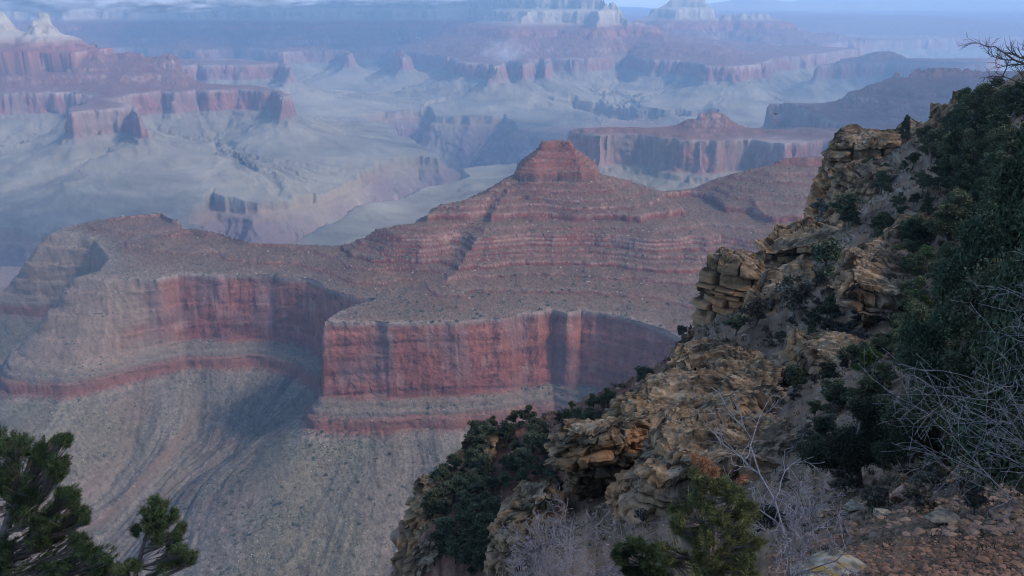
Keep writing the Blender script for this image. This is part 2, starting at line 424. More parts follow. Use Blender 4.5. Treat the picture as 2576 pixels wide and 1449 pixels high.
BUTTE = [Q(1294, 2245, 430), Q(1302, 2228, 430), Q(1340, 2216, 430), Q(1400, 2224, 430), Q(1460, 2214, 430), Q(1498, 2226, 430), Q(1504, 2260, 430), Q(1502, 2370, 430), Q(1400, 2410, 430), Q(1300, 2370, 430)]
def far_height(x, y):
    sh = x.shape
    x = x.ravel().astype(f32); y = y.ravel().astype(f32)
    base = -1072 + 14 * fbm(x / 700, y / 700, 4, 1)
    r = np.hypot(x, y)
    base = base - 260 * sstep(3300, 2300, r)
    # falls away to the desert beyond the canyon, with low far ridges
    far = sstep(15000, 21000, r) * 700
    base = base + far + far / 700 * 160 * fbm(x / 3000, y / 3000, 3, 5)
    aux = dict(z=base.astype(f32), ax=x.copy(), ay=y.copy(), d=np.full(x.shape, 5000, f32), near=np.zeros(x.shape, f32))
    for U in UNITS:
        unit_height(U, x, y, aux)
    z = aux['z']
    # stepped red butte on the spur
    m = (np.abs(x - 110) < 320) & (np.abs(y - 2260) < 320)
    if m.any():
        X = x[m] + 6 * vnoise(x[m] / 50, y[m] / 50, 1) + 1.2 * vnoise(x[m] / 12, y[m] / 12, 2); Y = y[m] + 6 * vnoise(x[m] / 50, y[m] / 50, 3) + 1.2 * vnoise(x[m] / 12, y[m] / 12, 4)
        d, _, _, ins = seg_dist(X, Y, BUTTE, True)
        b = np.interp(d, [0, 1.5, 10, 11, 21, 22, 32, 33, 43, 44, 54, 55, 63, 64.5, 69, 70], [-448, -431, -428, -421, -418, -411, -408, -402, -399, -394, -391, -385, -382, -372, -370, -362]).astype(f32)
        zz = z[m]; z[m] = np.where(ins, np.maximum(zz, b), np.maximum(zz, -455 - .62 * d - 14 * (d > 45)))
    # pale pinnacles on the left mesa
    for u, vt, vb, yy, rad in ((108, 31, 86, 7200, 125), (-22, 12, 80, 7250, 190)):
        cx, cy = Q(u, yy, (vt + vb) / 2); zt = -tan_v(vt) * yy; zb = -tan_v(vb) * yy
        X = x - cx; Y = y - cy
        m = (np.abs(X) < rad * 3) & (np.abs(Y) < rad * 3)
        if m.any():
            d = np.hypot(X[m], Y[m] * .8) + 26 * vnoise(x[m] / 60, y[m] / 60, 3) + 14 * vnoise(x[m] / 24, y[m] / 24, 5)
            b = np.interp(d / rad, [0, .24, .3, .48, .54, .78, .82, 1.0, 1.6, 2.6], [zt, zt - 4, zt - 34, zt - 62, zt - 84, zb + 50, zb + 20, zb, zb - 26, zb - 125]).astype(f32)
            z[m] = np.maximum(z[m], b)
    # distant ridges in the haze
    for pts, wdt in DIST:
        d, a, zc, _ = seg_dist(x, y, pts, False)
        zz = zc - d * .32 + 60 * fbm(x / 500, y / 500, 3, 2) * np.clip(d / 400, 0, 1)
        z = np.maximum(z, zz)
    # gorges
    gd = np.zeros(x.shape, f32)
    for G in GORGES:
        xs = [p[0] for p in G]; ys = [p[1] for p in G]
        m = (x > min(xs) - 200) & (x < max(xs) + 200) & (y > min(ys) - 200) & (y < max(ys) + 200)
        if not m.any(): continue
        X = x[m]; Y = y[m]
        wx = X + 45 * vnoise(X / 190, Y / 190, 1) + 22 * vnoise(X / 70, Y / 70, 2) + 8 * vnoise(X / 24, Y / 24, 3)
        wy = Y + 45 * vnoise(X / 190, Y / 190, 4) + 22 * vnoise(X / 70, Y / 70, 5) + 8 * vnoise(X / 24, Y / 24, 6)
        d, ga, gb, ins = seg_dist(wx, wy, G, True)
        gl = fbm(ga / 150 + d / 700, gb / 150, 4, 4, gain=.6, ridged=True)
        gp = GZ + 2 - np.interp(d, [0, 10, 16, 50, 58, 400, 700], [0, 30, 34, 48, 62, 400, 450]).astype(f32) + gl * np.clip((d - 30) / 120, 0, 1) * 48
        zz = z[m]
        hi = sstep(-900, -1010, zz)
        z[m] = np.where(ins, zz + (np.minimum(zz, gp) - zz) * hi, zz)
        g = gd[m]; gd[m] = np.where(ins, d * hi, g)
    aux['z'] = z; aux['g'] = gd
    return z.reshape(sh), {k: v.reshape(sh) for k, v in aux.items()}

def D3(*a):
    return [V3(*p) for p in a]
DIST = [
    (D3((1480, 52, 24000), (1600, 46, 24000), (1640, 40, 24000), (1680, 24, 25000), (1830, 2, 26000), (1900, -8, 26000), (1950, -2, 26000), (1990, 4, 26000), (2050, -8, 27000), (2300, -6, 27000), (2576, 0, 26000), (3100, 6, 26000)), 0),
    (D3((2150, 100, 18000), (2260, 92, 18000), (2340, 88, 18000), (2420, 110, 17500), (2700, 130, 17000)), 0),
    (D3((2000, 60, 20500), (2150, 66, 20000), (2300, 62, 20000), (2500, 74, 20000), (2900, 80, 20000)), 0),
]

def polar_mesh(name, hfun, colfun, az, r0, r1, nd, rows, mat, blur=10, disp=None):
    rd = np.exp(np.linspace(math.log(r0), math.log(r1), nd)).astype(f32)
    A = az[:, None].astype(f32)
    z, _ = hfun(np.sin(A) * rd[None], np.cos(A) * rd[None])
    dr = np.diff(rd)[None]; rm = rd[None, 1:]
    dz = np.diff(z, axis=1)
    t = z / rd[None]
    vis = t[:, 1:] >= np.maximum.accumulate(t, axis=1)[:, 1:] - 0.0015
    w = np.sqrt((dz / rm) ** 2 + (dr * np.abs(z[:, 1:]) / rm ** 2) ** 2 + (dr / rm * 0.04) ** 2)
    w = np.where(vis, w, w * 0.22)
    cs = np.cumsum(np.vstack([np.repeat(w[:1], blur + 1, 0), w, np.repeat(w[-1:], blur, 0)]), axis=0)
    w = (cs[2 * blur + 1:] - cs[:-(2 * blur + 1)]) / (2 * blur + 1)
    cum = np.concatenate([np.zeros((len(az), 1)), np.cumsum(w, axis=1)], axis=1)
    rr = np.empty((len(az), rows), f32)
    q = np.linspace(0, 1, rows)
    for j in range(len(az)):
        rr[j] = np.interp(q * cum[j, -1], cum[j], rd)
    print(name, 'metric', cum[:, -1].mean() / rows)
    X = np.sin(A) * rr; Y = np.cos(A) * rr
    Z, aux = hfun(X, Y)
    n = len(az)
    co = np.stack([X, Y, Z], -1)
    gj = np.gradient(co, axis=0); gi = np.gradient(co, axis=1)
    N = np.cross(gj, gi); N /= np.linalg.norm(N, axis=-1, keepdims=True) + 1e-9
    N *= np.sign(N[..., 2:3] + 1e-9)
    if disp is not None:
        co, N = disp(co, N, aux)
    cols = colfun(co, N, aux)
    idx = np.arange(n * rows, dtype=np.int32).reshape(n, rows)
    F = np.stack([idx[:-1, :-1], idx[:-1, 1:], idx[1:, 1:], idx[1:, :-1]], -1).reshape(-1, 4)
    F = F[:, ::-1]
    o = mesh_np(name, co.reshape(-1, 3), F, mat, cols.reshape(-1, 3))
    return o, co, N, aux

def ramp(z, stops):
    zs = [s[0] for s in stops]
    return np.stack([np.interp(z, zs, [s[1][k] for s in stops]) for k in range(3)], -1).astype(f32)

STRATA = [(-1500, (.17, .13, .125)), (-1130, (.22, .155, .14)), (-1122, (.24, .17, .125)), (-1066, (.29, .20, .15)), (-1060, (.235, .21, .155)), (-960, (.24, .22, .165)), (-900, (.25, .22, .17)),
          (-880, (.19, .15, .12)), (-872, (.20, .09, .07)), (-850, (.22, .12, .095)), (-845, (.19, .155, .125)), (-822, (.19, .145, .115)), (-816, (.22, .085, .068)), (-760, (.265, .102, .080)), (-700, (.285, .115, .088)), (-662, (.25, .11, .088)),
          (-657, (.34, .25, .21)), (-651, (.33, .26, .22)), (-647, (.20, .15, .125))]
for _lo, _hi, _k in B_SUPAI:
    if _hi > -440: break
    if _k > 1:
        STRATA += [(_lo + .2, (.165, .058, .045)), (_lo + (_hi - _lo) * .6, (.20, .068, .05)), (_hi - 1.6, (.22, .085, .065)), (_hi - .4, (.36, .25, .21)), (_hi + .8, (.30, .20, .165))]  # red bed colours, contrast deepened: dark face, pale lip painted for weak ledge shadows
    else:
        STRATA += [(_lo + 2, (.185, .105, .08)), (_hi - .3, (.165, .085, .065))]
STRATA = sorted(STRATA, key=lambda q: q[0])
STRATA += [(-440, (.23, .085, .06)), (-424, (.30, .15, .12)), (-421, (.22, .085, .06)), (-408, (.27, .11, .08)), (-406, (.36, .22, .18)), (-403, (.21, .08, .06)), (-391, (.25, .10, .075)), (-389, (.35, .22, .18)), (-386, (.2, .08, .06)), (-365, (.27, .11, .08)),
          (-330, (.26, .15, .12)), (-285, (.36, .29, .22)), (-275, (.40, .34, .27)), (-210, (.34, .28, .21)), (-150, (.42, .36, .28)), (-110, (.30, .28, .22)), (0, (.38, .33, .26)), (300, (.36, .32, .26))]

def far_disp(co, N, aux):
    X, Y, Z = co[..., 0], co[..., 1], co[..., 2]
    s = np.clip(np.hypot(X, Y) / 1800, .8, 4)
    steep = sstep(.85, .55, N[..., 2])
    bd = vnoise(Z / (4.5 * s) + .4 * vnoise(X / 80, Y / 80, 3), Z * 0 + 1.5, 1) * .9 + vnoise(Z / (11 * s), Z * 0 + 4.5, 2)
    def qn(sc, sz, k, sd): return np.round(k * n3(X / (sc * s) + 11, Y / (sc * s), Z / (sz * s), sd)) / k
    a = s * (2.6 * qn(38, 60, 2, 1) + 1.6 * qn(15, 22, 2, 2) + 1.0 * n3(X / (11 * s), Y / (11 * s), Z / (7 * s), 5) + .9 * n3(X / (4.5 * s), Y / (4.5 * s), Z / (3 * s), 3) + 1.3 * bd)
    hn = N.copy(); hn[..., 2] = 0
    hn /= np.linalg.norm(hn, axis=-1, keepdims=True) + 1e-6
    co = co + hn * (a * steep)[..., None]
    gj = np.gradient(co, axis=0); gi = np.gradient(co, axis=1)
    N2 = np.cross(gj, gi); N2 /= np.linalg.norm(N2, axis=-1, keepdims=True) + 1e-9
    N2 *= np.sign(np.sum(N2 * (N + 1e-3), -1, keepdims=True) + 1e-9)
    aux['steep0'] = steep
    return co, N2

def far_colour(co, N, aux):
    X, Y, Z = co[..., 0], co[..., 1], co[..., 2]
    near = aux['near']; d = aux['d']; ax = aux['ax']; ay = aux['ay']
    nz = N[..., 2]
    zj = Z + 2.5 * vnoise(X / 120, Y / 120, 2) + .8 * vnoise(X / 17, Y / 17, 3)
    col = ramp(zj, STRATA)
    # thin beds
    bed = vnoise(Z / 2.3 + vnoise(X / 90, Y / 90, 1) * .8, X * 0 + 3.3, 4) * .5 + vnoise(Z / 6.5, X / 400, 6) * .5
    steep = aux['steep0']
    col *= (1 + bed * (.26 + .2 * (1 - near)) * steep * sstep(-900, -880, Z) + bed * .10)[..., None]
    # talus and soil on the gentle parts of the Supai slopes
    soil = np.array((.165, .080, .060), f32) * (1 + .25 * vnoise(X / 40, Y / 40, 5))[..., None]
    m = (sstep(.72, .86, nz) * sstep(-655, -640, Z) * sstep(-300, -340, Z) * .65)[..., None]
    col = col * (1 - m) + soil * m
    green = np.array((.17, .17, .10), f32)
    m = (sstep(.86, .97, nz) * sstep(-660, -645, Z) * sstep(-300, -340, Z) * .25 * near)[..., None]
    col = col * (1 - m) + green * m
    # streaks down the Redwall and its stains
    st = vnoise(ax / 9 + Z / 160, ay / 9, 1) * .5 + vnoise(ax / 3.6, ay / 3.6 + Z / 90, 2) * .5
    rw = sstep(-822, -812, Z) * sstep(-650, -660, Z) * steep
    stain = sstep(-.05, .5, vnoise(ax / 60 + ay / 60, Z / 70, 5) + .4 * st)
    grey = np.array((.22, .15, .14), f32)
    pale = np.array((.40, .27, .22), f32)
    blot = n3(X / 60, Y / 60, Z / 26, 3) * .6 + n3(X / 20, Y / 20, Z / 7, 4) * .45 + n3(X / 7, Y / 7, Z / 2.4, 5) * .3
    hl = sstep(.55, .8, vnoise(Z / 6 + .5 * vnoise(X / 70, Y / 70, 2), X / 260, 7))
    col = col * (1 + (.18 * st + .42 * blot + .3 * hl) * rw)[..., None]
    ck = sstep(.07, .0, np.abs(n3(X / 16, Y / 16, Z / 55, 6))) * sstep(-.2, .3, n3(X / 50, Y / 50, Z / 30, 1)) + sstep(.06, 0, np.abs(n3(X / 55, Y / 55, Z / 10, 2))) * .7
    col = col * (1 - .62 * rw * np.clip(ck, 0, 1))[..., None]
    m = (rw * stain * .55)[..., None]; col = col * (1 - m) + grey * m
    m = (rw * sstep(.45, .75, n3(X / 30, Y / 30, Z / 34, 7) + .35 * st) * .5)[..., None]; col = col * (1 - m) + pale * m
    # bleached limestone of the left arm, the right mesa and the promontory behind
    rwz = sstep(-835, -822, Z) * sstep(-640, -652, Z)
    bl = near * sstep(-800, -980, X + (Y - 2000) * .25 + 60 * vnoise(X / 60, Z / 40, 3)) * rwz
    bl = np.maximum(bl, near * sstep(2200, 2330, Y) * sstep(-560, -700, X) * sstep(-830, -810, Z) * sstep(-645, -655, Z))
    bl = np.maximum(bl, (1 - near) * rw * sstep(0, .5, vnoise(X / 260, Y / 260, 6) + .15 * st + (Y < 5200) * (X > 200) * .3 * sstep(1000, 500, X)) * .7)
    tan = np.array((.25, .20, .155), f32) * (1 + .25 * st)[..., None]
    m = (bl * .85)[..., None]; col = col * (1 - m) + tan * m
    # far slopes start higher up, under thinner Redwall
    ft = ((1 - near) * sstep(-790, -800, Z) * sstep(-1062, -1050, Z))[..., None]
    led_ = sstep(-822, -812, Z)[..., None] * 0
    fcol = np.array((.235, .205, .155), f32) * (1 + .3 * fbm(ax / 60 + d / 900, ay / 60, 3, 2) + .18 * vnoise(X / 120, Y / 120, 3))[..., None]
    col = col * (1 - ft) + fcol * ft
    fr = ((1 - near) * rwz)[..., None] * .2
    col = col * (1 - fr) + np.array((.23, .17, .15), f32) * fr
    # talus streaks below the cliffs
    tal = sstep(-850, -882, Z) * sstep(-1160, -1050, Z * (1 - near) + near * -1000)
    s2 = vnoise(ax / 14 + d / 600, ay / 14, 3) * .6 + vnoise(ax / 6, ay / 6 + d / 260, 4) * .6 + vnoise(ax / 2.6 + d / 200, ay / 2.6, 1) * .6 + vnoise(ax / 45, ay / 45 + d / 500, 6) * .5
    col = col * (1 + .32 * s2 * tal * np.where(near > .5, 1, .6))[..., None]
    nt_ = (near * sstep(-880, -890, Z))[..., None]
    tcol = np.array((.168, .142, .115), f32) * np.clip(1 + .32 * s2, .3, 2)[..., None]
    pk = sstep(.1, .7, vnoise(ax / 30 + d / 300, ay / 30, 1))[..., None]
    tcol = tcol * (1 - .35 * pk) + np.array((.21, .13, .10), f32) * .35 * pk
    gg = sstep(.0, .6, vnoise(X / 130, Y / 130, 2) + .2)[..., None]
    tcol = tcol * (1 - .45 * gg) + np.array((.175, .16, .105), f32) * .45 * gg
    col = col * (1 - nt_) + tcol * nt_
    # lit granite walls have pale dikes
    g = sstep(55, 90, aux['g']) * steep
    dk = sstep(.35, .75, vnoise(X / 30 + Z / 60, Y / 60, 5))
    col = col * (1 + .9 * g * dk)[..., None]
    # gritty rubble and brush, bed by bed
    grit = vnoise(X / 4.5, Y / 4.5, 3) * .5 + vnoise(X / 2.2, Y / 2.2, 4) * .7
    col = col * (1 + .55 * grit * near * (1 - .7 * steep))[..., None]
    # washes on the platform
    pl = sstep(.9, .97, nz) * sstep(-880, -960, Z) * (1 - near)
    col = col * (1 + .34 * pl * fbm(X / 260, Y / 260, 4, 2))[..., None]
    yl = (sstep(0, .5, fbm(X / 420, Y / 420, 3, 5)) * (1 - near) * sstep(-870, -900, Z) * .45)[..., None]
    col = col * (1 - yl) + np.array((.33, .285, .195), f32) * yl
    # dark scrub speckle
    far_scrub = sstep(.4, .8, vnoise(X / 7, Y / 7, 2) * .6 + vnoise(X / 18, Y / 18, 5) * .5) * sstep(.6, .8, nz) * .4 * near
    col = col * (1 - far_scrub)[..., None]
    lum = col.mean(-1, keepdims=True)
    col = np.where(near[..., None] > .5, lum + (col - lum) * 1.12, lum + (col - lum) * 1.05)
    return np.clip(col * (.80 - .17 * near)[..., None], .01, .9)

QUICK = False
M_far = rock_material('canyon_rock', 7.0, 2.5, (1, 1, 1.8), var=.30, detail=6)
azf = np.concatenate([np.radians(np.linspace(-55, -38, 60, endpoint=False)), np.radians(np.linspace(-38, 38, 1080)), np.radians(np.linspace(38, 55, 61)[1:])])
terr, far_co, far_N, far_aux = polar_mesh('canyon_terrain', far_height, far_colour, azf, 700, 34000, 2900, 1200, M_far, disp=far_disp)
link(terr, kind='structure')
print('far terrain', time.time() - T0)

# ------------------------------------------------------------------ near rim: hillside, cliffs and outcrops
def tps_fit(pts):
    p = np.array(pts, np.float64); n = len(p)
    d = np.hypot(p[:, None, 0] - p[None, :, 0], p[:, None, 1] - p[None, :, 1])
    K = np.where(d > 0, d * d * np.log(d + 1e-12), 0) / 1000 + np.eye(n) * 0.4
    A = np.zeros((n + 3, n + 3)); A[:n, :n] = K
    A[:n, n] = 1; A[:n, n + 1] = p[:, 0]; A[:n, n + 2] = p[:, 1]
    A[n:, :n] = A[:n, n:].T
    return p, np.linalg.solve(A, np.concatenate([p[:, 2], [0, 0, 0]]))
def tps_eval(f, x, y):
    p, w = f; n = len(p)
    out = w[n] + w[n + 1] * x + w[n + 2] * y
    for i in range(n):
        r2 = (x - p[i, 0]) ** 2 + (y - p[i, 1]) ** 2 + 1e-6
        out = out + (w[i] / 2000) * r2 * np.log(r2)
    return out.astype(f32)

def H3(*a):
    return [V3(*p) for p in a]
TPS_U = tps_fit([(0, 0, -1.8), (-10, 0, -2.5), (10, 0, -1.2), (0, -20, -1.5), (25, -15, 0), (-8, 7, -8.5), (-14, 12, -13), (-2, 7, -7), (0, 14, -13.5), (4, 20, -17.5), (30, 25, -7), (60, 60, -8), (110, 120, -6), (0, 4, -4.2), (4, 3, -3.2)] +
    H3((2576, 1449, 6.6), (2100, 1350, 8.2), (2300, 1380, 8), (2500, 1250, 14), (2200, 1240, 15), (2400, 1000, 25), (2300, 800, 60), (2450, 600, 80), (2400, 400, 130), (2450, 262, 190), (2600, 200, 190),
       (2200, 930, 66), (2100, 1150, 30), (1950, 1210, 38), (1800, 1260, 36), (1650, 1340, 36), (1550, 1400, 34), (1700, 900, 98), (1900, 900, 88), (1830, 850, 110), (2000, 770, 108), (2060, 590, 178), (2180, 520, 195), (2260, 560, 125), (2150, 640, 122), (2200, 420, 215), (2600, 700, 45), (2650, 1000, 20)))
POLY_U = [Q(2700, 260), Q(2440, 215, 240), Q(2330, 235, 290), Q(2105, 243, 325), Q(2078, 235, 400), Q(2085, 205, 520), Q(1955, 152, 555), Q(1800, 137, 622), Q(1752, 132, 700), Q(1750, 124, 860), Q(1722, 100, 880), Q(1695, 85, 930),
          Q(1562, 63, 1000), Q(1402, 58, 1080), Q(1392, 55, 1130), Q(1392, 50, 1250), Q(1370, 40, 1350), Q(1380, 28, 1449), Q(1150, 14, 1449), Q(400, 13, 1449), Q(-500, 14, 1449), (-60, 8), (-60, -60), (120, -60), (200, 100)]
TPS_L = tps_fit(H3((1300, 1110, 124), (1180, 1090, 134), (1400, 1240, 104), (1260, 1400, 95), (1110, 1200, 124), (1080, 1449, 98), (1250, 1250, 108), (1600, 960, 140), (1500, 1020, 135), (1740, 880, 145), (1350, 1449, 80)))
POLY_L = [Q(1800, 170), Q(1740, 150, 870), Q(1600, 143, 930), Q(1500, 140, 1010), Q(1400, 137, 1062), Q(1230, 136, 1070), Q(1182, 133, 1090), Q(1176, 124, 1160), Q(1120, 126, 1190), Q(1062, 122, 1225), Q(1052, 112, 1330), Q(1066, 98, 1449), Q(1080, 75), Q(1500, 40), Q(2200, 60)]

OUT = []   # outcrops: top outline (u, v, depth), how far they drop, width of the drop, style
def outcrop(pts, drop, cw=1.5, **kw):
    p3 = H3(*pts)
    a = np.array([[p[0], p[1], 1] for p in p3]); b = np.array([p[2] for p in p3])
    k = np.linalg.lstsq(a, b, rcond=None)[0]
    OUT.append(dict(poly=[(p[0], p[1]) for p in p3], k=k, drop=drop, cw=cw, **kw))
outcrop([(2098, 326, 236), (2150, 316, 240), (2245, 320, 240), (2325, 315, 232), (2340, 335, 222), (2250, 348, 222), (2130, 352, 226), (2072, 380, 230)], 30, 5)
outcrop([(2335, 275, 216), (2360, 258, 212), (2440, 238, 204), (2500, 250, 190), (2500, 300, 184), (2400, 325, 192), (2330, 300, 208)], 15, 4)
outcrop([(2064, 425, 224), (2085, 418, 225), (2180, 420, 215), (2230, 440, 205), (2180, 470, 200), (2066, 455, 215)], 20, 4)
outcrop([(2180, 520, 190), (2230, 480, 200), (2330, 470, 190), (2340, 520, 170), (2230, 560, 165)], 12, 5, dark=.1)
outcrop([(1925, 580, 149), (1985, 553, 151), (2088, 560, 150), (2180, 590, 146), (2200, 625, 134), (2010, 606, 139), (1905, 612, 144)], 30, 11, org=.12, rough=.5)
outcrop([(1795, 622, 136), (1830, 618, 136), (1900, 628, 136), (1955, 640, 132), (1950, 676, 126), (1870, 680, 126), (1800, 655, 130), (1752, 668, 133), (1765, 645, 135)], 28, 2.5, alc=[(11, 22, 1.6)], org=.18, rough=.55)
outcrop([(1890, 690, 122), (1960, 660, 126), (2040, 660, 124), (2060, 700, 112), (1960, 740, 110), (1880, 745, 114)], 18, 7, org=.16, rough=.55)
outcrop([(2100, 650, 89), (2140, 618, 95), (2230, 585, 105), (2330, 620, 96), (2440, 700, 82), (2330, 770, 72), (2190, 742, 71), (2092, 712, 74)], 12, .8, alc=[(1.6, 9.5, 3.6)], dark=.12, rough=.6)
outcrop([(2230, 560, 122), (2290, 540, 122), (2400, 550, 112), (2420, 600, 100), (2280, 605, 106)], 8, 2, dark=.1)
outcrop([(1985, 850, 72), (2010, 822, 74), (2080, 830, 74), (2210, 870, 66), (2230, 925, 58), (2090, 905, 61), (2010, 890, 65)], 12, 4.5, dark=.05, rough=.45)
outcrop([(1990, 990, 57), (2080, 950, 58), (2200, 970, 52), (2230, 1030, 46), (2150, 1075, 43), (2030, 1080, 44)], 9, 3, dark=.12, rough=.8)
outcrop([(2110, 400, 215), (2200, 385, 216), (2290, 400, 200), (2280, 440, 190), (2180, 450, 190)], 13, 5, rough=.7)
outcrop([(2110, 520, 185), (2160, 500, 190), (2210, 520, 180), (2200, 560, 165), (2130, 560, 168)], 10, 4, rough=.7)
outcrop([(2050, 760, 96), (2110, 730, 98), (2150, 760, 88), (2130, 800, 82), (2060, 805, 84)], 8, 2.5, rough=.6)
outcrop([(2330, 480, 170), (2400, 460, 170), (2450, 480, 150), (2400, 520, 140), (2340, 520, 145)], 7, 3)
outcrop([(1556, 1005, 62), (1600, 975, 66), (1690, 925, 72), (1800, 872, 80), (1900, 890, 76), (1995, 940, 64), (1980, 1010, 54), (1840, 1030, 51), (1700, 1025, 52), (1600, 1030, 55)], 14, 4, org=.12)
outcrop([(1640, 1070, 49), (1800, 1045, 49), (1960, 1040, 49), (2050, 1100, 42), (2000, 1165, 37), (1820, 1175, 37), (1690, 1120, 42)], 9, 2.5, org=.1, dark=.05)
outcrop([(1392, 1078, 58), (1420, 1062, 59), (1550, 1032, 60), (1640, 1050, 55), (1580, 1095, 50), (1500, 1105, 49), (1400, 1108, 53)], 12, .8, alc=[(2.4, 8, 1.2)], org=.22)
outcrop([(1570, 1150, 47), (1640, 1120, 48), (1740, 1120, 46), (1800, 1150, 42), (1740, 1200, 38), (1640, 1205, 39)], 8, 2.2, org=.2)
outcrop([(1285, 1250, 52), (1340, 1200, 54), (1400, 1195, 53), (1420, 1290, 46), (1300, 1290, 47)], 8, 1.6, org=.15)
outcrop([(1700, 885, 100), (1760, 850, 108), (1850, 850, 106), (1900, 880, 92), (1820, 915, 84), (1720, 925, 86)], 9, 3.5)
outcrop([(1182, 1085, 133), (1230, 1075, 134), (1290, 1090, 128), (1240, 1130, 120), (1180, 1130, 124)], 14, 4, org=.25)
outcrop([(1054, 1225, 121), (1110, 1190, 124), (1150, 1200, 121), (1140, 1260, 110), (1060, 1270, 112)], 14, 4, org=.25)
outcrop([(1048, 1330, 113), (1090, 1300, 115), (1135, 1340, 108), (1110, 1410, 99), (1056, 1440, 98)], 24, 5, org=.25)
outcrop([(2300, 900, 52), (2380, 880, 54), (2450, 920, 46), (2400, 960, 42), (2310, 950, 44)], 4, 2, dark=.1)

def edge_drop(d, kind):
    if kind == 'U':
        return np.interp(d, [0, .6, 2.2, 3.2, 5.5, 7.5, 10, 13, 18, 60, 300, 1400], [0, 4, 5, 10, 11.5, 18, 20, 28, 31, 85, 420, 1250]).astype(f32)
    return np.interp(d, [0, 1.2, 3, 5, 9, 12, 30, 120, 350, 1100], [0, 8, 10, 22, 28, 45, 75, 200, 560, 1050]).astype(f32)

def near_height(x, y):
    sh = x.shape
    x = x.ravel().astype(f32); y = y.ravel().astype(f32)
    r = np.hypot(x, y)
    s = np.clip(r / 60, .12, 2.5)
    wx = x + s * (2.2 * vnoise(x / 9, y / 9, 1) + .8 * vnoise(x / 3.4, y / 3.4, 2))
    wy = y + s * (2.2 * vnoise(x / 9, y / 9, 4) + .8 * vnoise(x / 3.4, y / 3.4, 5))
    fine = s * (.5 * fbm(x / 7, y / 7, 5, 2, gain=.55))
    z = None
    rock = np.zeros(x.shape, f32); alc = np.zeros(x.shape, f32)
    for tps, poly, kind in ((TPS_U, POLY_U, 'U'), (TPS_L, POLY_L, 'L')):
        d, ax, ay, ins = seg_dist(x + .5 * (wx - x), y + .5 * (wy - y), poly, True)
        qx = np.where(ins, x, ax); qy = np.where(ins, y, ay)
        h = tps_eval(tps, qx, qy) + fine
        h = h - np.where(ins, 0, edge_drop(d, kind)) + np.where(ins, 0, .8 * s * vnoise(x / 3, y / 3, 7))
        if z is None: z = h
        else: z = np.maximum(z, h)
    # angular blocks in the bedding
    return z.reshape(sh), dict(rock=rock.reshape(sh), alc=alc.reshape(sh), r=r.reshape(sh))

def near_disp(co, N, aux):
    X, Y, Z = co[..., 0], co[..., 1], co[..., 2]
    s = np.clip(aux['r'] / 60, .1, 2.2)
    steep = sstep(.80, .5, N[..., 2])
    bed = s * .9
    zz = Z / bed + .5 * vnoise(X / (9 * s), Y / (9 * s), 3) + 0.15 * vnoise(X / (2 * s), Y / (2 * s), 3)
    lay = vnoise(zz, zz * 0 + 2.2, 1) * .55 + vnoise(zz * 2.7, zz * 0 + 7.1, 2) * .3
    blk = n3(X / (3.2 * s), Y / (3.2 * s), Z / (2.2 * s), 5) * .6 + n3(X / (1.3 * s), Y / (1.3 * s), Z / (.9 * s), 6) * .35 + n3(X / (.5 * s), Y / (.5 * s), Z / (.4 * s), 7) * .14
    crk = np.abs(n3(X / (2.4 * s), Y / (2.4 * s), Z / (6 * s), 2)); blk = blk - .5 * sstep(.12, 0, crk)
    a = (lay + blk) * s * .8 * steep - aux['alc'] * steep
    hn = N.copy(); hn[..., 2] = 0
    hn /= np.linalg.norm(hn, axis=-1, keepdims=True) + 1e-6
    co = co + hn * a[..., None]
    flat = sstep(.75, .95, N[..., 2])
    co[..., 2] += flat * s * (.16 * vnoise(X / (.9 * s), Y / (.9 * s), 4) + .09 * vnoise(X / (.33 * s), Y / (.33 * s), 5))
    gj = np.gradient(co, axis=0); gi = np.gradient(co, axis=1)
    N2 = np.cross(gj, gi); N2 /= np.linalg.norm(N2, axis=-1, keepdims=True) + 1e-9
    N2 *= np.sign(np.sum(N2 * (N + 1e-3), -1, keepdims=True) + 1e-9)
    aux['lay'] = lay; aux['steep'] = steep
    return co, N2

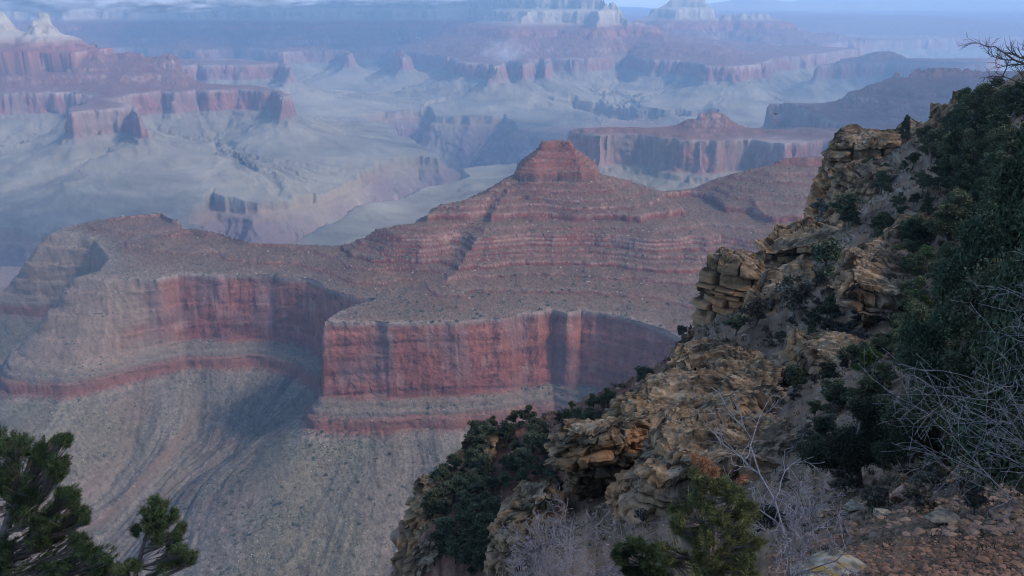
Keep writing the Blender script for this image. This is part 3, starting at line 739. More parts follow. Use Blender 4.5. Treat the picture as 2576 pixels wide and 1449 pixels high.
def near_colour(co, N, aux):
    X, Y, Z = co[..., 0], co[..., 1], co[..., 2]
    s = np.clip(aux['r'] / 60, .12, 2.2)
    nz = N[..., 2]
    rock = np.maximum(aux['rock'], aux['steep'])
    base = np.array((.30, .262, .215), f32) * (1 + .35 * aux['lay'])[..., None]
    # yellow-orange freshly broken faces
    of = sstep(.05, .5, vnoise(X / (7 * s) + Z / 9, Y / (7 * s), 2) + .45 * vnoise(X / (2.2 * s), Z / (2.2 * s), 5) + .35 * ((aux['r'] < 70) & (X > 3)) - .1) * sstep(.6, .3, nz)
    base = base * (1 - of[..., None]) + np.array((.40, .25, .145), f32) * of[..., None]
    # dark lichen and desert varnish
    dl = sstep(.0, .45, vnoise(X / (2.6 * s), Y / (2.6 * s) + Z / (3 * s), 6) + .6 * vnoise(X / (.8 * s), Z / (.8 * s) + Y / s, 3) - .1)
    base = base * (1 - .62 * dl * (1 - .5 * of))[..., None]
    pale = sstep(.7, .9, nz) * sstep(0, .5, vnoise(X / (1.4 * s), Y / (1.4 * s), 1) + .25)
    base = base * (1 - .6 * pale[..., None]) + np.array((.42, .39, .33), f32) * .6 * pale[..., None]
    soil = np.array((.20, .132, .085), f32) * (1 + .3 * vnoise(X / (1.5 * s), Y / (1.5 * s), 4))[..., None]
    red = sstep(-45, -60, Z)[..., None] * sstep(90, 100, aux['r'])[..., None]
    soil = soil * (1 - red) + np.array((.22, .11, .075), f32) * red
    base = base * (1 - .5 * red) + np.array((.30, .16, .11), f32) * .5 * red
    grv = sstep(11, 8.5, aux['r'])[..., None]
    soil = soil * (1 - grv) + np.array((.20, .12, .085), f32) * grv
    m = (sstep(.62, .82, nz) * (1 - .75 * aux['rock']))[..., None]
    return np.clip((base * (1 - m) + soil * m) * .66 * (1 + .3 * vnoise(X / (.5 * s), Y / (.5 * s), 6) + .25 * vnoise(X / (.2 * s), Y / (.2 * s), 2))[..., None], .01, .8)

M_near = rock_material('rim_limestone', 0.9, .22, (1, 1, 2.0), var=.30, detail=8)
azn = np.concatenate([np.radians(np.linspace(-88, -18, 100, endpoint=False)), np.radians(np.linspace(-18, 45, 1000)), np.radians(np.linspace(45, 88, 50)[1:])])
near_t, near_co, near_N, near_aux = polar_mesh('rim_terrain', near_height, near_colour, azn, 1.2, 1100, 2600, 1150, M_near, disp=near_disp, blur=6)
link(near_t, kind='structure')
print('near terrain', time.time() - T0)

def build_outcrop(o, seed):
    r = np.random.default_rng(seed + 50)
    poly = np.array(o['poly'], float)
    if np.sum(poly[:, 0] * np.roll(poly[:, 1], -1) - poly[:, 1] * np.roll(poly[:, 0], -1)) < 0: poly = poly[::-1]
    dist = float(np.hypot(*poly.mean(0))); s = max(.35, min(dist / 60, 2.6))
    for _ in range(2):                                   # Chaikin corner cutting
        nx = np.roll(poly, -1, 0)
        poly = np.stack([poly * .8 + nx * .2, poly * .2 + nx * .8], 1).reshape(-1, 2)
    seg = np.linalg.norm(np.roll(poly, -1, 0) - poly, axis=1); L = seg.sum()
    step = max(.07, dist * .00125)
    n = int(L / step); cum = np.concatenate([[0], np.cumsum(seg)])
    t = np.linspace(0, L, n, endpoint=False)
    pc = np.vstack([poly, poly[:1]])
    px = np.interp(t, cum, pc[:, 0]); py = np.interp(t, cum, pc[:, 1])
    tx = np.roll(px, -3) - np.roll(px, 3); ty = np.roll(py, -3) - np.roll(py, 3)
    k_ = np.ones(25) / 25
    def circ(a): return np.convolve(np.concatenate([a[-12:], a, a[:12]]), k_, 'valid')
    nx_ = circ(ty); ny_ = circ(-tx); ll = np.hypot(nx_, ny_) + 1e-9; nx_ /= ll; ny_ /= ll
    drop = o['drop']; nz = int(drop / step * 1.0) + 2
    D = np.linspace(0, drop, nz)
    # beds
    b = [0.0]
    while b[-1] < drop + 1: b.append(b[-1] + s * r.choice([.22, .35, .5, .8, 1.3], p=[.28, .28, .22, .15, .07]))
    b = np.array(b); bi = np.clip(np.searchsorted(b, D, side='right') - 1, 0, len(b) - 2)
    bt = (D - b[bi]) / (b[bi + 1] - b[bi])
    boff = r.uniform(-.42, .42, len(b)) * s
    boff = boff * .6 + np.convolve(boff, [.3, .4, .3], 'same') * .6
    T, DD = np.meshgrid(t, D, indexing='ij')
    # bedding planes wander a little along the face
    PX = px[:, None] + 0 * DD; PY = py[:, None] + 0 * DD
    Dw = DD + s * .16 * n3(PX / (7 * s), PY / (7 * s), 0 * DD, 3)
    BI = np.clip(np.searchsorted(b, Dw, side='right') - 1, 0, len(b) - 2)
    BT = np.clip((Dw - b[BI]) / (b[BI + 1] - b[BI]), 0, 1)
    th = (b[BI + 1] - b[BI]) / s
    jw = (1.1 + 1.3 * r.random(len(b)))[BI] * s * (.6 + th)
    cell = np.floor(T / jw + 7.3 * BI)
    frac = T / jw + 7.3 * BI - cell
    blk = _tabs[2][(cell.astype(int) * 13) & 255, (BI * 29) & 255] - .5
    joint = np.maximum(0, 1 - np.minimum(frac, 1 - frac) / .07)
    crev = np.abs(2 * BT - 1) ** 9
    batter = DD / drop * o['cw']
    zt = o['k'][0] * PX + o['k'][1] * PY + o['k'][2] - DD
    rg = o.get('rough', 1.0)
    q = batter + boff[BI] * (1.5 - .4 * rg) + blk * s * .85 * rg - crev * s * .42 - joint * s * .30
    q += rg * s * (1.0 * n3(PX / (6 * s), PY / (6 * s), zt / (7 * s), 1) + .7 * np.round(2.2 * n3(PX / (2.3 * s), PY / (2.3 * s), zt / (2.6 * s), 4)) / 2.2 + .16 * np.round(2 * n3(PX / (.7 * s), PY / (.7 * s), zt / (.5 * s), 5)) / 2 + .12 * n3(PX / (.7 * s), PY / (.7 * s), zt / (.5 * s), 5) + .09 * n3(PX / (.25 * s), PY / (.25 * s), zt / (.2 * s), 6))
    for lo, hi, dp in o.get('alc', []):
        q -= dp * sstep(lo, lo + .6, DD) * sstep(hi, hi - 2.5, DD) * (1 + .3 * vnoise(T / 4, DD / 3, 2))
    X = PX + nx_[:, None] * q; Y = PY + ny_[:, None] * q
    Z = zt - .10 * s * n3(PX / (.8 * s), PY / (.8 * s), zt, 2)
    # a short ring in from the lip; the cap proper is a separate grid of broken slabs
    cx, cy = px.mean(), py.mean()
    kk = np.ones(61) / 61
    def sm(a): return np.convolve(np.concatenate([a[-30:], a, a[:30]]), kk, 'valid')
    sx, sy = sm(px), sm(py)
    def capz(x, y):
        b = s * (.8 * vnoise(x / (3.6 * s), y / (3.6 * s), 3) + .55 * np.round(3 * vnoise(x / (2.1 * s), y / (1.7 * s), 4)) / 3 + .25 * np.round(2 * vnoise(x / (.8 * s), y / (.7 * s), 5)) / 2 + .10 * vnoise(x / (.3 * s), y / (.3 * s), 6))
        return o['k'][0] * x + o['k'][1] * y + o['k'][2] + b
    e = min(1.0, .9 * s)
    ddx, ddy = cx - sx, cy - sy; dl = np.hypot(ddx, ddy)
    f = np.linspace(1, 0, 7)[None, :-1] * (e / dl)[:, None]
    TX = X[:, :1] + (cx - X[:, :1]) * f; TY = Y[:, :1] + (cy - Y[:, :1]) * f
    lip = capz(TX, TY) * 1.0
    Z = Z + (capz(X, Y) - (o['k'][0] * X + o['k'][1] * Y + o['k'][2])) * np.exp(-DD / (.8 * s))
    TZ = np.minimum(lip, lip) - .02
    ex, ey = X[:, 0].copy(), Y[:, 0].copy()
    X = np.concatenate([TX, X], 1); Y = np.concatenate([TY, Y], 1); Z = np.concatenate([TZ, Z], 1)
    K = TX.shape[1]
    m = X.shape[1]
    depth = np.concatenate([0 * TX, DD], 1); crack_dark = np.concatenate([0 * TX, crev + joint], 1); bb = np.concatenate([0 * TX, boff[BI] / s + blk], 1)
    col = np.array((.29, .208, .132), f32)[None, None] * (1 + .45 * bb + .25 * n3(X / s, Y / s, Z / s, 1))[..., None]
    org = sstep(.15, .55, n3(X / (3.5 * s), Y / (3.5 * s), Z / (2.5 * s), 6) + .3 * n3(X / s, Y / s, Z / (.6 * s), 3) + 1.3 * o.get('org', 0)) * (depth > .5)
    col = col * (1 - org[..., None]) + np.array((.37, .225, .125), f32) * (1 + .2 * bb)[..., None] * org[..., None]
    drk = sstep(.0, .4, n3(X / (2 * s), Y / (2 * s), Z / (3.4 * s), 2) + .55 * n3(X / (.6 * s), Y / (.6 * s), Z / (.7 * s), 7) + o.get('dark', 0))
    col = col * (1 - .68 * drk * (1 - .6 * org))[..., None]
    pale = sstep(.1, .5, n3(X / (.8 * s), Y / (.8 * s), Z / (.5 * s), 5) + .3 * (depth < .3 * s) - .08) * (1 - org)
    col = col * (1 - .4 * pale)[..., None] + np.array((.36, .32, .25), f32) * .4 * pale[..., None]
    lam = vnoise(Z / (.16 * s) + .6 * vnoise(X / (2 * s), Y / (2 * s), 2), X / (6 * s), 3) * (depth > 0)
    col = col * (1 + .22 * lam)[..., None] * (1 - .7 * np.clip(crack_dark, 0, 1))[..., None]  # crevices and joints darkened in the albedo: crack dirt plus painted shade
    idx = np.arange(n * m, dtype=np.int32).reshape(n, m); nxt = np.roll(idx, -1, 0)
    F = np.stack([idx[:, :-1], idx[:, 1:], nxt[:, 1:], nxt[:, :-1]], -1).reshape(-1, 4)
    col = col * np.array((.79, .73, .66), f32)
    gs = step * 1.25
    gx, gy = np.meshgrid(np.arange(ex.min(), ex.max(), gs), np.arange(ey.min(), ey.max(), gs), indexing='ij')
    sub = slice(None, None, max(1, len(ex) // 400))
    dd_, _, _, ins = seg_dist(gx.astype(f32), gy.astype(f32), list(zip(ex[sub].tolist(), ey[sub].tolist())), True)
    gz = capz(gx, gy)
    ok = ins[:-1, :-1] & ins[1:, 1:] & ins[1:, :-1] & ins[:-1, 1:]
    gi = np.arange(gx.size).reshape(gx.shape)
    GF = np.stack([gi[:-1, :-1], gi[1:, :-1], gi[1:, 1:], gi[:-1, 1:]], -1)[ok]
    edge = np.hypot(*np.gradient(np.round(3 * vnoise(gx / (2.1 * s), gy / (1.7 * s), 4)) + np.round(2 * vnoise(gx / (.8 * s), gy / (.7 * s), 5))))
    gc = np.array((.23, .18, .125), f32) * (1 + .5 * vnoise(gx / (.9 * s), gy / (.9 * s), 1) + .35 * vnoise(gx / (.3 * s), gy / (.3 * s), 2))[..., None]
    gp = sstep(.0, .45, vnoise(gx / (1.3 * s), gy / (1.3 * s), 6) + .4 * vnoise(gx / (.35 * s), gy / (.35 * s), 3))[..., None]
    gc = gc * (1 - .45 * gp) + np.array((.31, .275, .21), f32) * .45 * gp
    gd_ = sstep(.1, .5, vnoise(gx / (2.3 * s) + 9, gy / (2.3 * s), 7) + .4 * vnoise(gx / (.5 * s), gy / (.5 * s), 5))[..., None]
    gc = gc * (1 - .5 * gd_) * (1 - .5 * np.clip(edge, 0, 1))[..., None] * np.array((.90, .83, .75), f32)
    nv = X.size
    co_ = np.concatenate([np.stack([X, Y, Z], -1).reshape(-1, 3), np.stack([gx, gy, gz], -1).reshape(-1, 3)])
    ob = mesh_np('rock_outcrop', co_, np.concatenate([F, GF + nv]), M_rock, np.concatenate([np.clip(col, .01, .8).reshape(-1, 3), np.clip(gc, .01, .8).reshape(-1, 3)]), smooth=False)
    link(ob, kind='structure')
M_rock = rock_material('outcrop_rock', .55, .10, (1, 1, 2.2), var=.30, detail=8)
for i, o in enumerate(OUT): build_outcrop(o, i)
print('outcrops', time.time() - T0)

# ------------------------------------------------------------------ vegetation kit
def leaf_material(name, var=.5):
    s = NT(name)
    at = s.n('ShaderNodeAttribute', attribute_name='albedo')
    geo = s.n('ShaderNodeNewGeometry')
    n = s.n('ShaderNodeTexNoise', Scale=2.0, Detail=4.0)
    s.l(geo.outputs['Position'], n.inputs['Vector'])
    oi = s.n('ShaderNodeObjectInfo')
    f = s.math('ADD', s.math('MULTIPLY', s.math('SUBTRACT', n.outputs['Fac'], .5), var * 2), 1.0)
    f = s.math('MULTIPLY', f, s.math('ADD', s.math('MULTIPLY', oi.outputs['Random'], .9), .6))
    v = s.t.nodes.new('ShaderNodeVectorMath'); v.operation = 'SCALE'
    s.l(at.outputs['Color'], v.inputs[0]); s.l(f, v.inputs['Scale'])
    s.l(v.outputs[0], s.b.inputs['Base Color'])
    s.b.inputs['Roughness'].default_value = .75
    s.b.inputs['Specular IOR Level'].default_value = .2
    return s.m
def bark_material(name, c1, c2, scale=30):
    s = NT(name)
    tc = s.n('ShaderNodeNewGeometry')
    n = s.n('ShaderNodeTexNoise', Scale=scale, Detail=6.0, Roughness=.7)
    s.l(tc.outputs['Position'], n.inputs['Vector'])
    cr = s.n('ShaderNodeMapRange'); s.l(n.outputs['Fac'], cr.inputs[0]); cr.inputs[1].default_value = .35; cr.inputs[2].default_value = .65
    s.l(s.mixc(cr.outputs[0], c1, c2), s.b.inputs['Base Color'])
    s.b.inputs['Roughness'].default_value = .85
    bp = s.n('ShaderNodeBump', Strength=.6, Distance=.01); s.l(n.outputs['Fac'], bp.inputs['Height']); s.l(bp.outputs[0], s.b.inputs['Normal'])
    return s.m
M_leaf = leaf_material('foliage')
M_bark = bark_material('bark', (.07, .055, .045), (.17, .145, .125), 12)
M_twig = bark_material('bare_twig', (.13, .12, .13), (.29, .27, .29), 18)
M_twig_dark = bark_material('grey_twig', (.075, .08, .09), (.19, .20, .225), 18)
M_deadwood = bark_material('dead_wood', (.035, .03, .03), (.09, .08, .08), 25)
M_stem = bark_material('broom_stem', (.20, .21, .055), (.34, .33, .10), 18)

def tubes(paths, sides=4):
    """paths: list of (points n x 3, radii n) -> quads"""
    V = []; F = []; off = 0
    ang = np.linspace(0, 2 * math.pi, sides, endpoint=False)
    for p, rad in paths:
        p = np.asarray(p, f32); n = len(p)
        t = np.gradient(p, axis=0); t /= np.linalg.norm(t, axis=1, keepdims=True) + 1e-9
        ref = np.array((0.31, 0.17, 0.93), f32)
        a = np.cross(t, ref); a /= np.linalg.norm(a, axis=1, keepdims=True) + 1e-6
        b = np.cross(t, a)
        ring = p[:, None] + (a[:, None] * np.cos(ang)[None, :, None] + b[:, None] * np.sin(ang)[None, :, None]) * np.asarray(rad)[:, None, None]
        V.append(ring.reshape(-1, 3))
        i = np.arange(n - 1)[:, None] * sides; j = np.arange(sides)[None]; j2 = (j + 1) % sides
        F.append(np.stack([i + j, i + j2, i + j2 + sides, i + j + sides], -1).reshape(-1, 4) + off)
        off += n * sides
    return np.concatenate(V), np.concatenate(F)

def rnd_dirs(r, n):
    d = r.normal(size=(n, 3)); return d / np.linalg.norm(d, axis=1, keepdims=True)

def tris(cent, dirs, size, width, r):
    """one thin triangle per centre along dirs"""
    n = len(cent)
    side = np.cross(dirs, rnd_dirs(r, n)); side /= np.linalg.norm(side, axis=1, keepdims=True) + 1e-6
    L = size[:, None]; W = width[:, None]
    a = cent - side * W; b = cent + side * W; c = cent + dirs * L
    V = np.stack([a, b, c], 1).reshape(-1, 3)
    F = np.arange(n * 3).reshape(-1, 3)
    return V, F

def bez(p0, p1, p2, n):
    t = np.linspace(0, 1, n)[:, None]
    return (1 - t) ** 2 * p0 + 2 * t * (1 - t) * p1 + t * t * p2

def wob(path, r, amp):
    n = len(path)
    w = np.cumsum(r.normal(size=(n, 3)), 0) * amp
    w -= np.linspace(0, 1, n)[:, None] * w[-1] * .6
    w[0] = 0
    return path + w

def lobe_tree(seed, trunk, lobes, col, tips=20, clump=8, leaf=.05, wid=.4, spread=.06, limb=.03, needle=False, tiprad=.004):
    """trunk: list of points + radius; lobes: (centre, radii). Returns (trunk V,F), (crown V,F,cols)"""
    r = np.random.default_rng(seed)
    tp = np.array([t[:3] for t in trunk]); tr = np.array([t[3] for t in trunk])
    ti = np.linspace(0, 1, 14); tt = np.linspace(0, 1, len(tp))
    tpath = np.stack([np.interp(ti, tt, tp[:, k]) for k in range(3)], -1)
    tpath = wob(tpath, r, tr[0] * .12)
    paths = [(tpath, np.interp(ti, tt, tr))]
    CC = []; DD = []; KK = []
    for li, (c, rad) in enumerate(lobes):
        c = np.array(c, float); rad = np.array(rad, float) * np.ones(3)
        dz = tpath[:, 2] - (c[2] - 1.1 * np.linalg.norm(c[:2] - tpath[:, :2].mean(0)) * .5)
        k = int(np.argmin(np.abs(dz) + .3 * np.linalg.norm(tpath - c, axis=1)))
        s = tpath[k]
        mid = (s + c) / 2 + np.array([0, 0, -.12]) * np.linalg.norm(c - s) + r.normal(size=3) * .05 * np.linalg.norm(c - s)
        lp = wob(bez(s, mid, c, 9), r, limb * .25)
        lb = limb * (.35 if needle and r.random() < .72 else 1.0)
        lr = np.linspace(min(lb, np.interp(ti[k], tt, tr) * .8 + .001), lb * .35, 9)
        paths.append((lp, lr))
        d = rnd_dirs(r, tips); rr = r.uniform(.35, 1.0, tips) ** .6
        if not needle: d[:, 2] = np.abs(d[:, 2]) * .9 - .28
        for i in range(tips):
            e = c + d[i] * rad * rr[i]
            s2 = lp[r.integers(3, 9)]
            m2 = (s2 + e) / 2 + np.array([0, 0, -.1]) * np.linalg.norm(e - s2)
            q = bez(s2, m2, e, 5)
            paths.append((q, np.linspace(limb * .3, tiprad, 5)))
            td = q[-1] - q[-3]; td /= np.linalg.norm(td) + 1e-9
            lightness = r.uniform(.65, 1.35)
            nc = clump
            base = q[-1][None] - td[None] * r.uniform(0, 1, (nc, 1)) * spread * 1.5 + r.normal(size=(nc, 3)) * spread * (.18 if needle else .5)
            dd = td[None] * (.9 if needle else .3) + r.normal(size=(nc, 3)) * .75
            dd /= np.linalg.norm(dd, axis=1, keepdims=True)
            CC.append(base); DD.append(dd); KK.append(np.full(nc, lightness))
    CC = np.concatenate(CC); DD = np.concatenate(DD); KK = np.concatenate(KK)
    sz = r.uniform(.6, 1.3, len(CC)) * leaf
    V, F = tris(CC, DD, sz, sz * wid, r)
    k = KK * r.uniform(.8, 1.2, len(CC))
    cols = np.array(col)[None] * k[:, None]
    hue = r.uniform(-.15, .15, (len(CC), 1))
    cols[:, 0:1] *= 1 + hue
    return tubes(paths, 5), (V, F, np.repeat(cols, 3, 0))

def tree_meshes(tree):
    (tv, tf), (cv, cf, cc) = tree
    a = mesh_np('trunk', tv, tf, M_bark).data
    b = mesh_np('crown', cv, cf, M_leaf, cc, smooth=False, nquad=3).data
    return a, b

def make_juniper(seed, leaves=1.0, col=(.055, .068, .038)):
    """unit height tree, round uneven crown"""
    r = np.random.default_rng(seed)
    lobes = []
    n = r.integers(9, 13)
    for i in range(n):
        a = i * 2.4 + r.uniform(-.4, .4); q = r.uniform(.1, .42); z = r.uniform(.30, .86)
        q *= (1.15 - z * .75)
        lobes.append(((q * math.cos(a), q * math.sin(a), z), (r.uniform(.13, .22), r.uniform(.13, .22), r.uniform(.09, .15))))
    lobes.append(((r.uniform(-.1, .1), r.uniform(-.1, .1), .9), (.12, .12, .1)))
    lean = r.uniform(-.12, .12, 2)
    trunk = [(0, 0, -.08, .045), (lean[0] * .4, lean[1] * .4, .25, .038), (lean[0], lean[1], .5, .026), (lean[0] * .6, lean[1] * .8, .8, .01)]
    k = leaves
    return lobe_tree(seed, trunk, lobes, col, tips=int(22 * k ** .5), clump=int(15 * k ** .5), leaf=.06 / k ** .38, wid=.42, spread=.06, limb=.018, tiprad=.003)

def make_conifer(seed, leaves=1.0, col=(.045, .066, .04)):
    r = np.random.default_rng(seed)
    lobes = []
    for i in range(18):
        z = .16 + .8 * (i / 17) ** .9; a = i * 2.4 + r.uniform(-.5, .5)
        q = (.30 * (1 - z) ** .8 + .02) * r.uniform(.6, 1.1)
        lobes.append(((q * math.cos(a), q * math.sin(a), z), (.06 + .10 * (1 - z), .06 + .10 * (1 - z), .055)))
    trunk = [(0, 0, -.08, .03), (.01, 0, .3, .024), (0, .01, .7, .012), (0, 0, 1, .004)]
    return lobe_tree(seed, trunk, lobes, col, tips=int(20 * leaves ** .5), clump=int(14 * leaves ** .5), leaf=.055 / leaves ** .38, wid=.4, spread=.05, limb=.01, tiprad=.002)

def grow(r, p, d, L, rad, lvl, spec, out):
    n = 5
    seg = L / n
    pts = [p]; q = np.array(p, float); d = np.array(d, float)
    for i in range(n):
        d = d + r.normal(size=3) * spec['kink'] + np.array([0, 0, spec['up']]) * (1 if lvl else .3)
        d /= np.linalg.norm(d)
        q = q + d * seg
        pts.append(q.copy())
        if lvl < spec['levels'] and i >= spec.get('first', 1) - (lvl > 0):
            for _ in range(spec['kids'][lvl]):
                if r.random() > spec.get('prob', .85): continue
                s = np.cross(d, r.normal(size=3)); s /= np.linalg.norm(s) + 1e-6
                ang = r.uniform(*spec['ang'])
                cd = d * math.cos(ang) + s * math.sin(ang)
                grow(r, q.copy(), cd, L * r.uniform(*spec['len']), rad * .62 * (1 - .08 * i), lvl + 1, spec, out)
    out.append((lvl, np.array(pts), np.linspace(rad, max(rad * .45, spec['min']), n + 1)))

def bare_shrub(name, loc, seed, stems, spec, label, group=None, mat=None, cat='shrub'):
    """stems: list of (offset, direction, length, radius)"""
    r = np.random.default_rng(seed)
    out = []
    for o, d, L, rad in stems:
        d = np.array(d, float); d /= np.linalg.norm(d)
        grow(r, np.array(o, float), d, L, rad, 0, spec, out)
    root = bpy.data.objects.new(name, None)
    root.location = loc
    link(root, label, cat, group)
    main = [(p, q) for l, p, q in out if l == 0]
    tw = [(p, q) for l, p, q in out if l > 0]
    v, f = tubes(main, 6); link(mesh_np('stem', v, f, mat or M_twig), parent=root)
    v, f = tubes(tw, 4); link(mesh_np('twigs', v, f, mat or M_twig), parent=root)
    print(name, len(out))
    return root

def ray_ground(uvs, hf, r0, r1, n=900):
    """ground points seen at photo positions"""
    out = []
    t = np.exp(np.linspace(math.log(r0), math.log(r1), n)).astype(f32)
    for u, v in uvs:
        up = (724.5 - v) / FPX
        d = np.array([(u - 1288) / FPX, math.cos(PITCH) + up * math.sin(PITCH), -math.sin(PITCH) + up * math.cos(PITCH)])
        X = d[0] * t; Y = d[1] * t; Z = d[2] * t
        g, _ = hf(X, Y)
        k = np.argmax(g > Z)
        if not (g > Z).any(): k = n - 1
        out.append((float(X[k]), float(Y[k]), float(g[k])))
    return out

# ------------------------------------------------------------------ trees and shrubs on the rim
TPL = {}
for i in range(3):
    TPL['juniper', i] = tree_meshes(make_juniper(20 + i))
    TPL['pinyon', i] = tree_meshes(make_conifer(40 + i))
    TPL['scrub', i] = tree_meshes(make_juniper(60 + i, .8, (.085, .078, .06)))
    TPL['bigjuniper', i] = tree_meshes(make_juniper(80 + i, 5.0, (.062, .072, .036)))
    TPL['bigpinyon', i] = tree_meshes(make_conifer(90 + i, 5.0, (.040, .058, .030)))
    TPL['greenbush', i] = tree_meshes(make_juniper(70 + i, 1.6, (.085, .13, .035)))
TPL['hugejuniper', 0] = TPL['hugejuniper', 1] = TPL['hugejuniper', 2] = tree_meshes(make_juniper(95, 32.0, (.045, .055, .030)))
TPL['hugepinyon', 0] = TPL['hugepinyon', 1] = TPL['hugepinyon', 2] = tree_meshes(make_conifer(96, 32.0, (.032, .048, .027)))
print('templates', time.time() - T0)
KIND = dict(juniper=('juniper_tree', 'juniper'), pinyon=('pinyon_pine', 'pine tree'), scrub=('scrub_bush', 'bush'), bigjuniper=('juniper_tree', 'juniper'), bigpinyon=('pinyon_pine', 'pine tree'), hugejuniper=('juniper_tree', 'juniper'), hugepinyon=('pinyon_pine', 'pine tree'), greenbush=('green_bush', 'bush'))
def plant(kind, p, h, wide, rz, label, group=None, var=0):
    name, cat = KIND[kind]
    a, b = TPL[kind, var % 3]
    root = bpy.data.objects.new(name, None)
    root.location = p; root.rotation_euler = (0, 0, rz); root.scale = (h * wide, h * wide, h)
    link(root, label, cat, group)
    link(bpy.data.objects.new('trunk', a), parent=root)
    link(bpy.data.objects.new('crown', b), parent=root)
    return root
# u, v of the foot, height in photo pixels, width factor, kind, label
SINGLE = [
    (2235, 336, 44, 1.1, 'juniper', 'rounded dark juniper on the pale flat top of the highest rock tower'),
    (2258, 320, 32, .8, 'juniper', 'small wind twisted tree beside the rounded juniper on the tower top'),
    (2272, 362, 62, .8, 'pinyon', 'narrow cone shaped pine just below the top of the highest rock tower'),
    (2439, 238, 32, 1.3, 'juniper', 'lone little tree on the ridge skyline left of the dark tall trees'),
    (2343, 279, 14, 1.4, 'scrub', 'tiny bush on the left lip of the upper skyline rock'),
    (2322, 372, 46, 1.4, 'juniper', 'low spreading juniper right of the tower top'),
    (2120, 575, 84, 1.15, 'juniper', 'broad dark tree in the notch behind the stacked tan ledges'),
    (2060, 560, 40, 1.4, 'scrub', 'dry brownish bush at the left end of the notch above the tan ledges'),
    (2214, 606, 70, 1.2, 'juniper', 'dark juniper between the notch and the grey slab on the right'),
    (2279, 640, 82, .8, 'pinyon', 'slim upright pine in front of the grey slab'),
    (2083, 712, 112, 1.1, 'juniper', 'open crowned tree with a bare dark trunk left of the dark overhang'),
    (1990, 806, 118, 1.1, 'scrub', 'tall grey brown bush in the gully left of the overhang'),
    (1900, 822, 70, 1.2, 'scrub', 'grey brown bush below the fractured tan buttress'),
    (1850, 846, 52, 1.5, 'juniper', 'dark low bush at the foot of the orange wall'),
    (1735, 918, 54, 1.3, 'juniper', 'dark bush on the cliff edge above the dark trees'),
    (1625, 992, 70, 1.3, 'juniper', 'large dark bush on the skyline above the nearest rock nose'),
    (1530, 1022, 46, 1.3, 'juniper', 'dark bush on the skyline left of the larger dark bush'),
    (2268, 868, 50, 1.0, 'greenbush', 'small bright green bush right of the curved ledges'),
    (2180, 955, 80, .9, 'greenbush', 'larger bright green bush above the big dark juniper'),
    (2450, 400, 110, 1.1, 'pinyon', 'tall pine on the upper slope below the skyline'),
    (2160, 1230, 215, 1.25, 'hugejuniper', 'big dark juniper with a bent trunk above the rubble slope'),
    (2280, 1200, 190, 1.0, 'hugejuniper', 'dark juniper close behind and right of the big bent juniper'),
    (2590, 1260, 1080, .50, 'hugepinyon', 'very tall dark pine at the right edge of the picture'),
    (2480, 1130, 700, .62, 'hugepinyon', 'dark pine left of the tallest pine at the right edge'),
    (2400, 1010, 420, .80, 'hugepinyon', 'broad dark pine on the right slope above the bare grey shrub'),
    (2540, 1180, 520, .95, 'hugejuniper', 'wide dark juniper under the tallest pine at the right edge'),
    (2380, 1170, 260, 1.1, 'hugejuniper', 'dark spreading juniper behind the leafless blue grey shrub'),
]
hits = ray_ground([(s[0], s[1]) for s in SINGLE], near_height, 4, 600)
for (u, v, hp, wd, kind, lab), p in zip(SINGLE, hits):
    dist = math.sqrt(p[0] ** 2 + p[1] ** 2 + p[2] ** 2)
    plant(kind, p, hp / FPX * dist, wd, u * .37, lab, None, int(u))
# look-alike scrub in patches
PATCH = [
    ('juniper', 44, (1175, 1070, 1395, 1260), (34, 66), 'one of the dark trees crowding the red bench left of the rock nose', 'dark trees on the red bench'),
    ('juniper', 40, (1065, 1190, 1240, 1449), (40, 76), 'one of the dark trees on the lower left corner of the red bench', 'dark trees on the lowest corner'),
    ('juniper', 12, (1395, 1020, 1530, 1075), (26, 44), 'one of the dark bushes on the edge behind the rock nose', 'dark bushes behind the rock nose'),
    ('bigjuniper', 25, (2340, 300, 2576, 620), (56, 110), 'one of the dark trees packed on the upper right slope', 'dark trees on the upper right slope'),
    ('bigpinyon', 16, (2360, 290, 2576, 640), (70, 130), 'one of the pointed dark pines on the upper right slope', 'pointed pines on the upper right slope'),
    ('juniper', 44, (2110, 390, 2400, 640), (22, 52), 'one of the dark small trees on the slope under the highest tower', 'small bushes under the highest tower'),
    ('bigjuniper', 26, (2250, 600, 2576, 860), (45, 100), 'one of the dark trees on the slope right of the overhang', 'dark trees right of the overhang'),
    ('bigjuniper', 15, (2160, 880, 2576, 1120), (70, 150), 'one of the dark junipers on the middle right slope', 'dark junipers on the middle right slope'),
    ('scrub', 60, (1700, 690, 2150, 1050), (20, 50), 'one of the dry bushes between the tan outcrops', 'dry bushes between the outcrops'),
    ('scrub', 22, (2000, 1150, 2540, 1300), (40, 90), 'one of the dry bushes on the rubble slope at lower right', 'dry bushes on the rubble slope'),
    ('scrub', 16, (1560, 1180, 2050, 1330), (34, 70), 'one of the dry bushes below the nearest outcrop', 'dry bushes below the nearest outcrop'),
]
PATCH.append(('juniper', 34, (1990, 780, 2270, 1140), (30, 72), 'one of the dark bushes on the bare soil below the overhang', 'dark bushes on the bare soil below the overhang'))
PATCH.append(('scrub', 30, (1990, 700, 2270, 1160), (24, 56), 'one of the brown dry bushes on the bare soil below the overhang', 'brown dry bushes below the overhang'))
PATCH.append(('greenbush', 16, (2200, 640, 2480, 1000), (26, 60), 'one of the olive green bushes between the dark junipers', 'olive green bushes on the right slope'))
rp = random.Random(11)
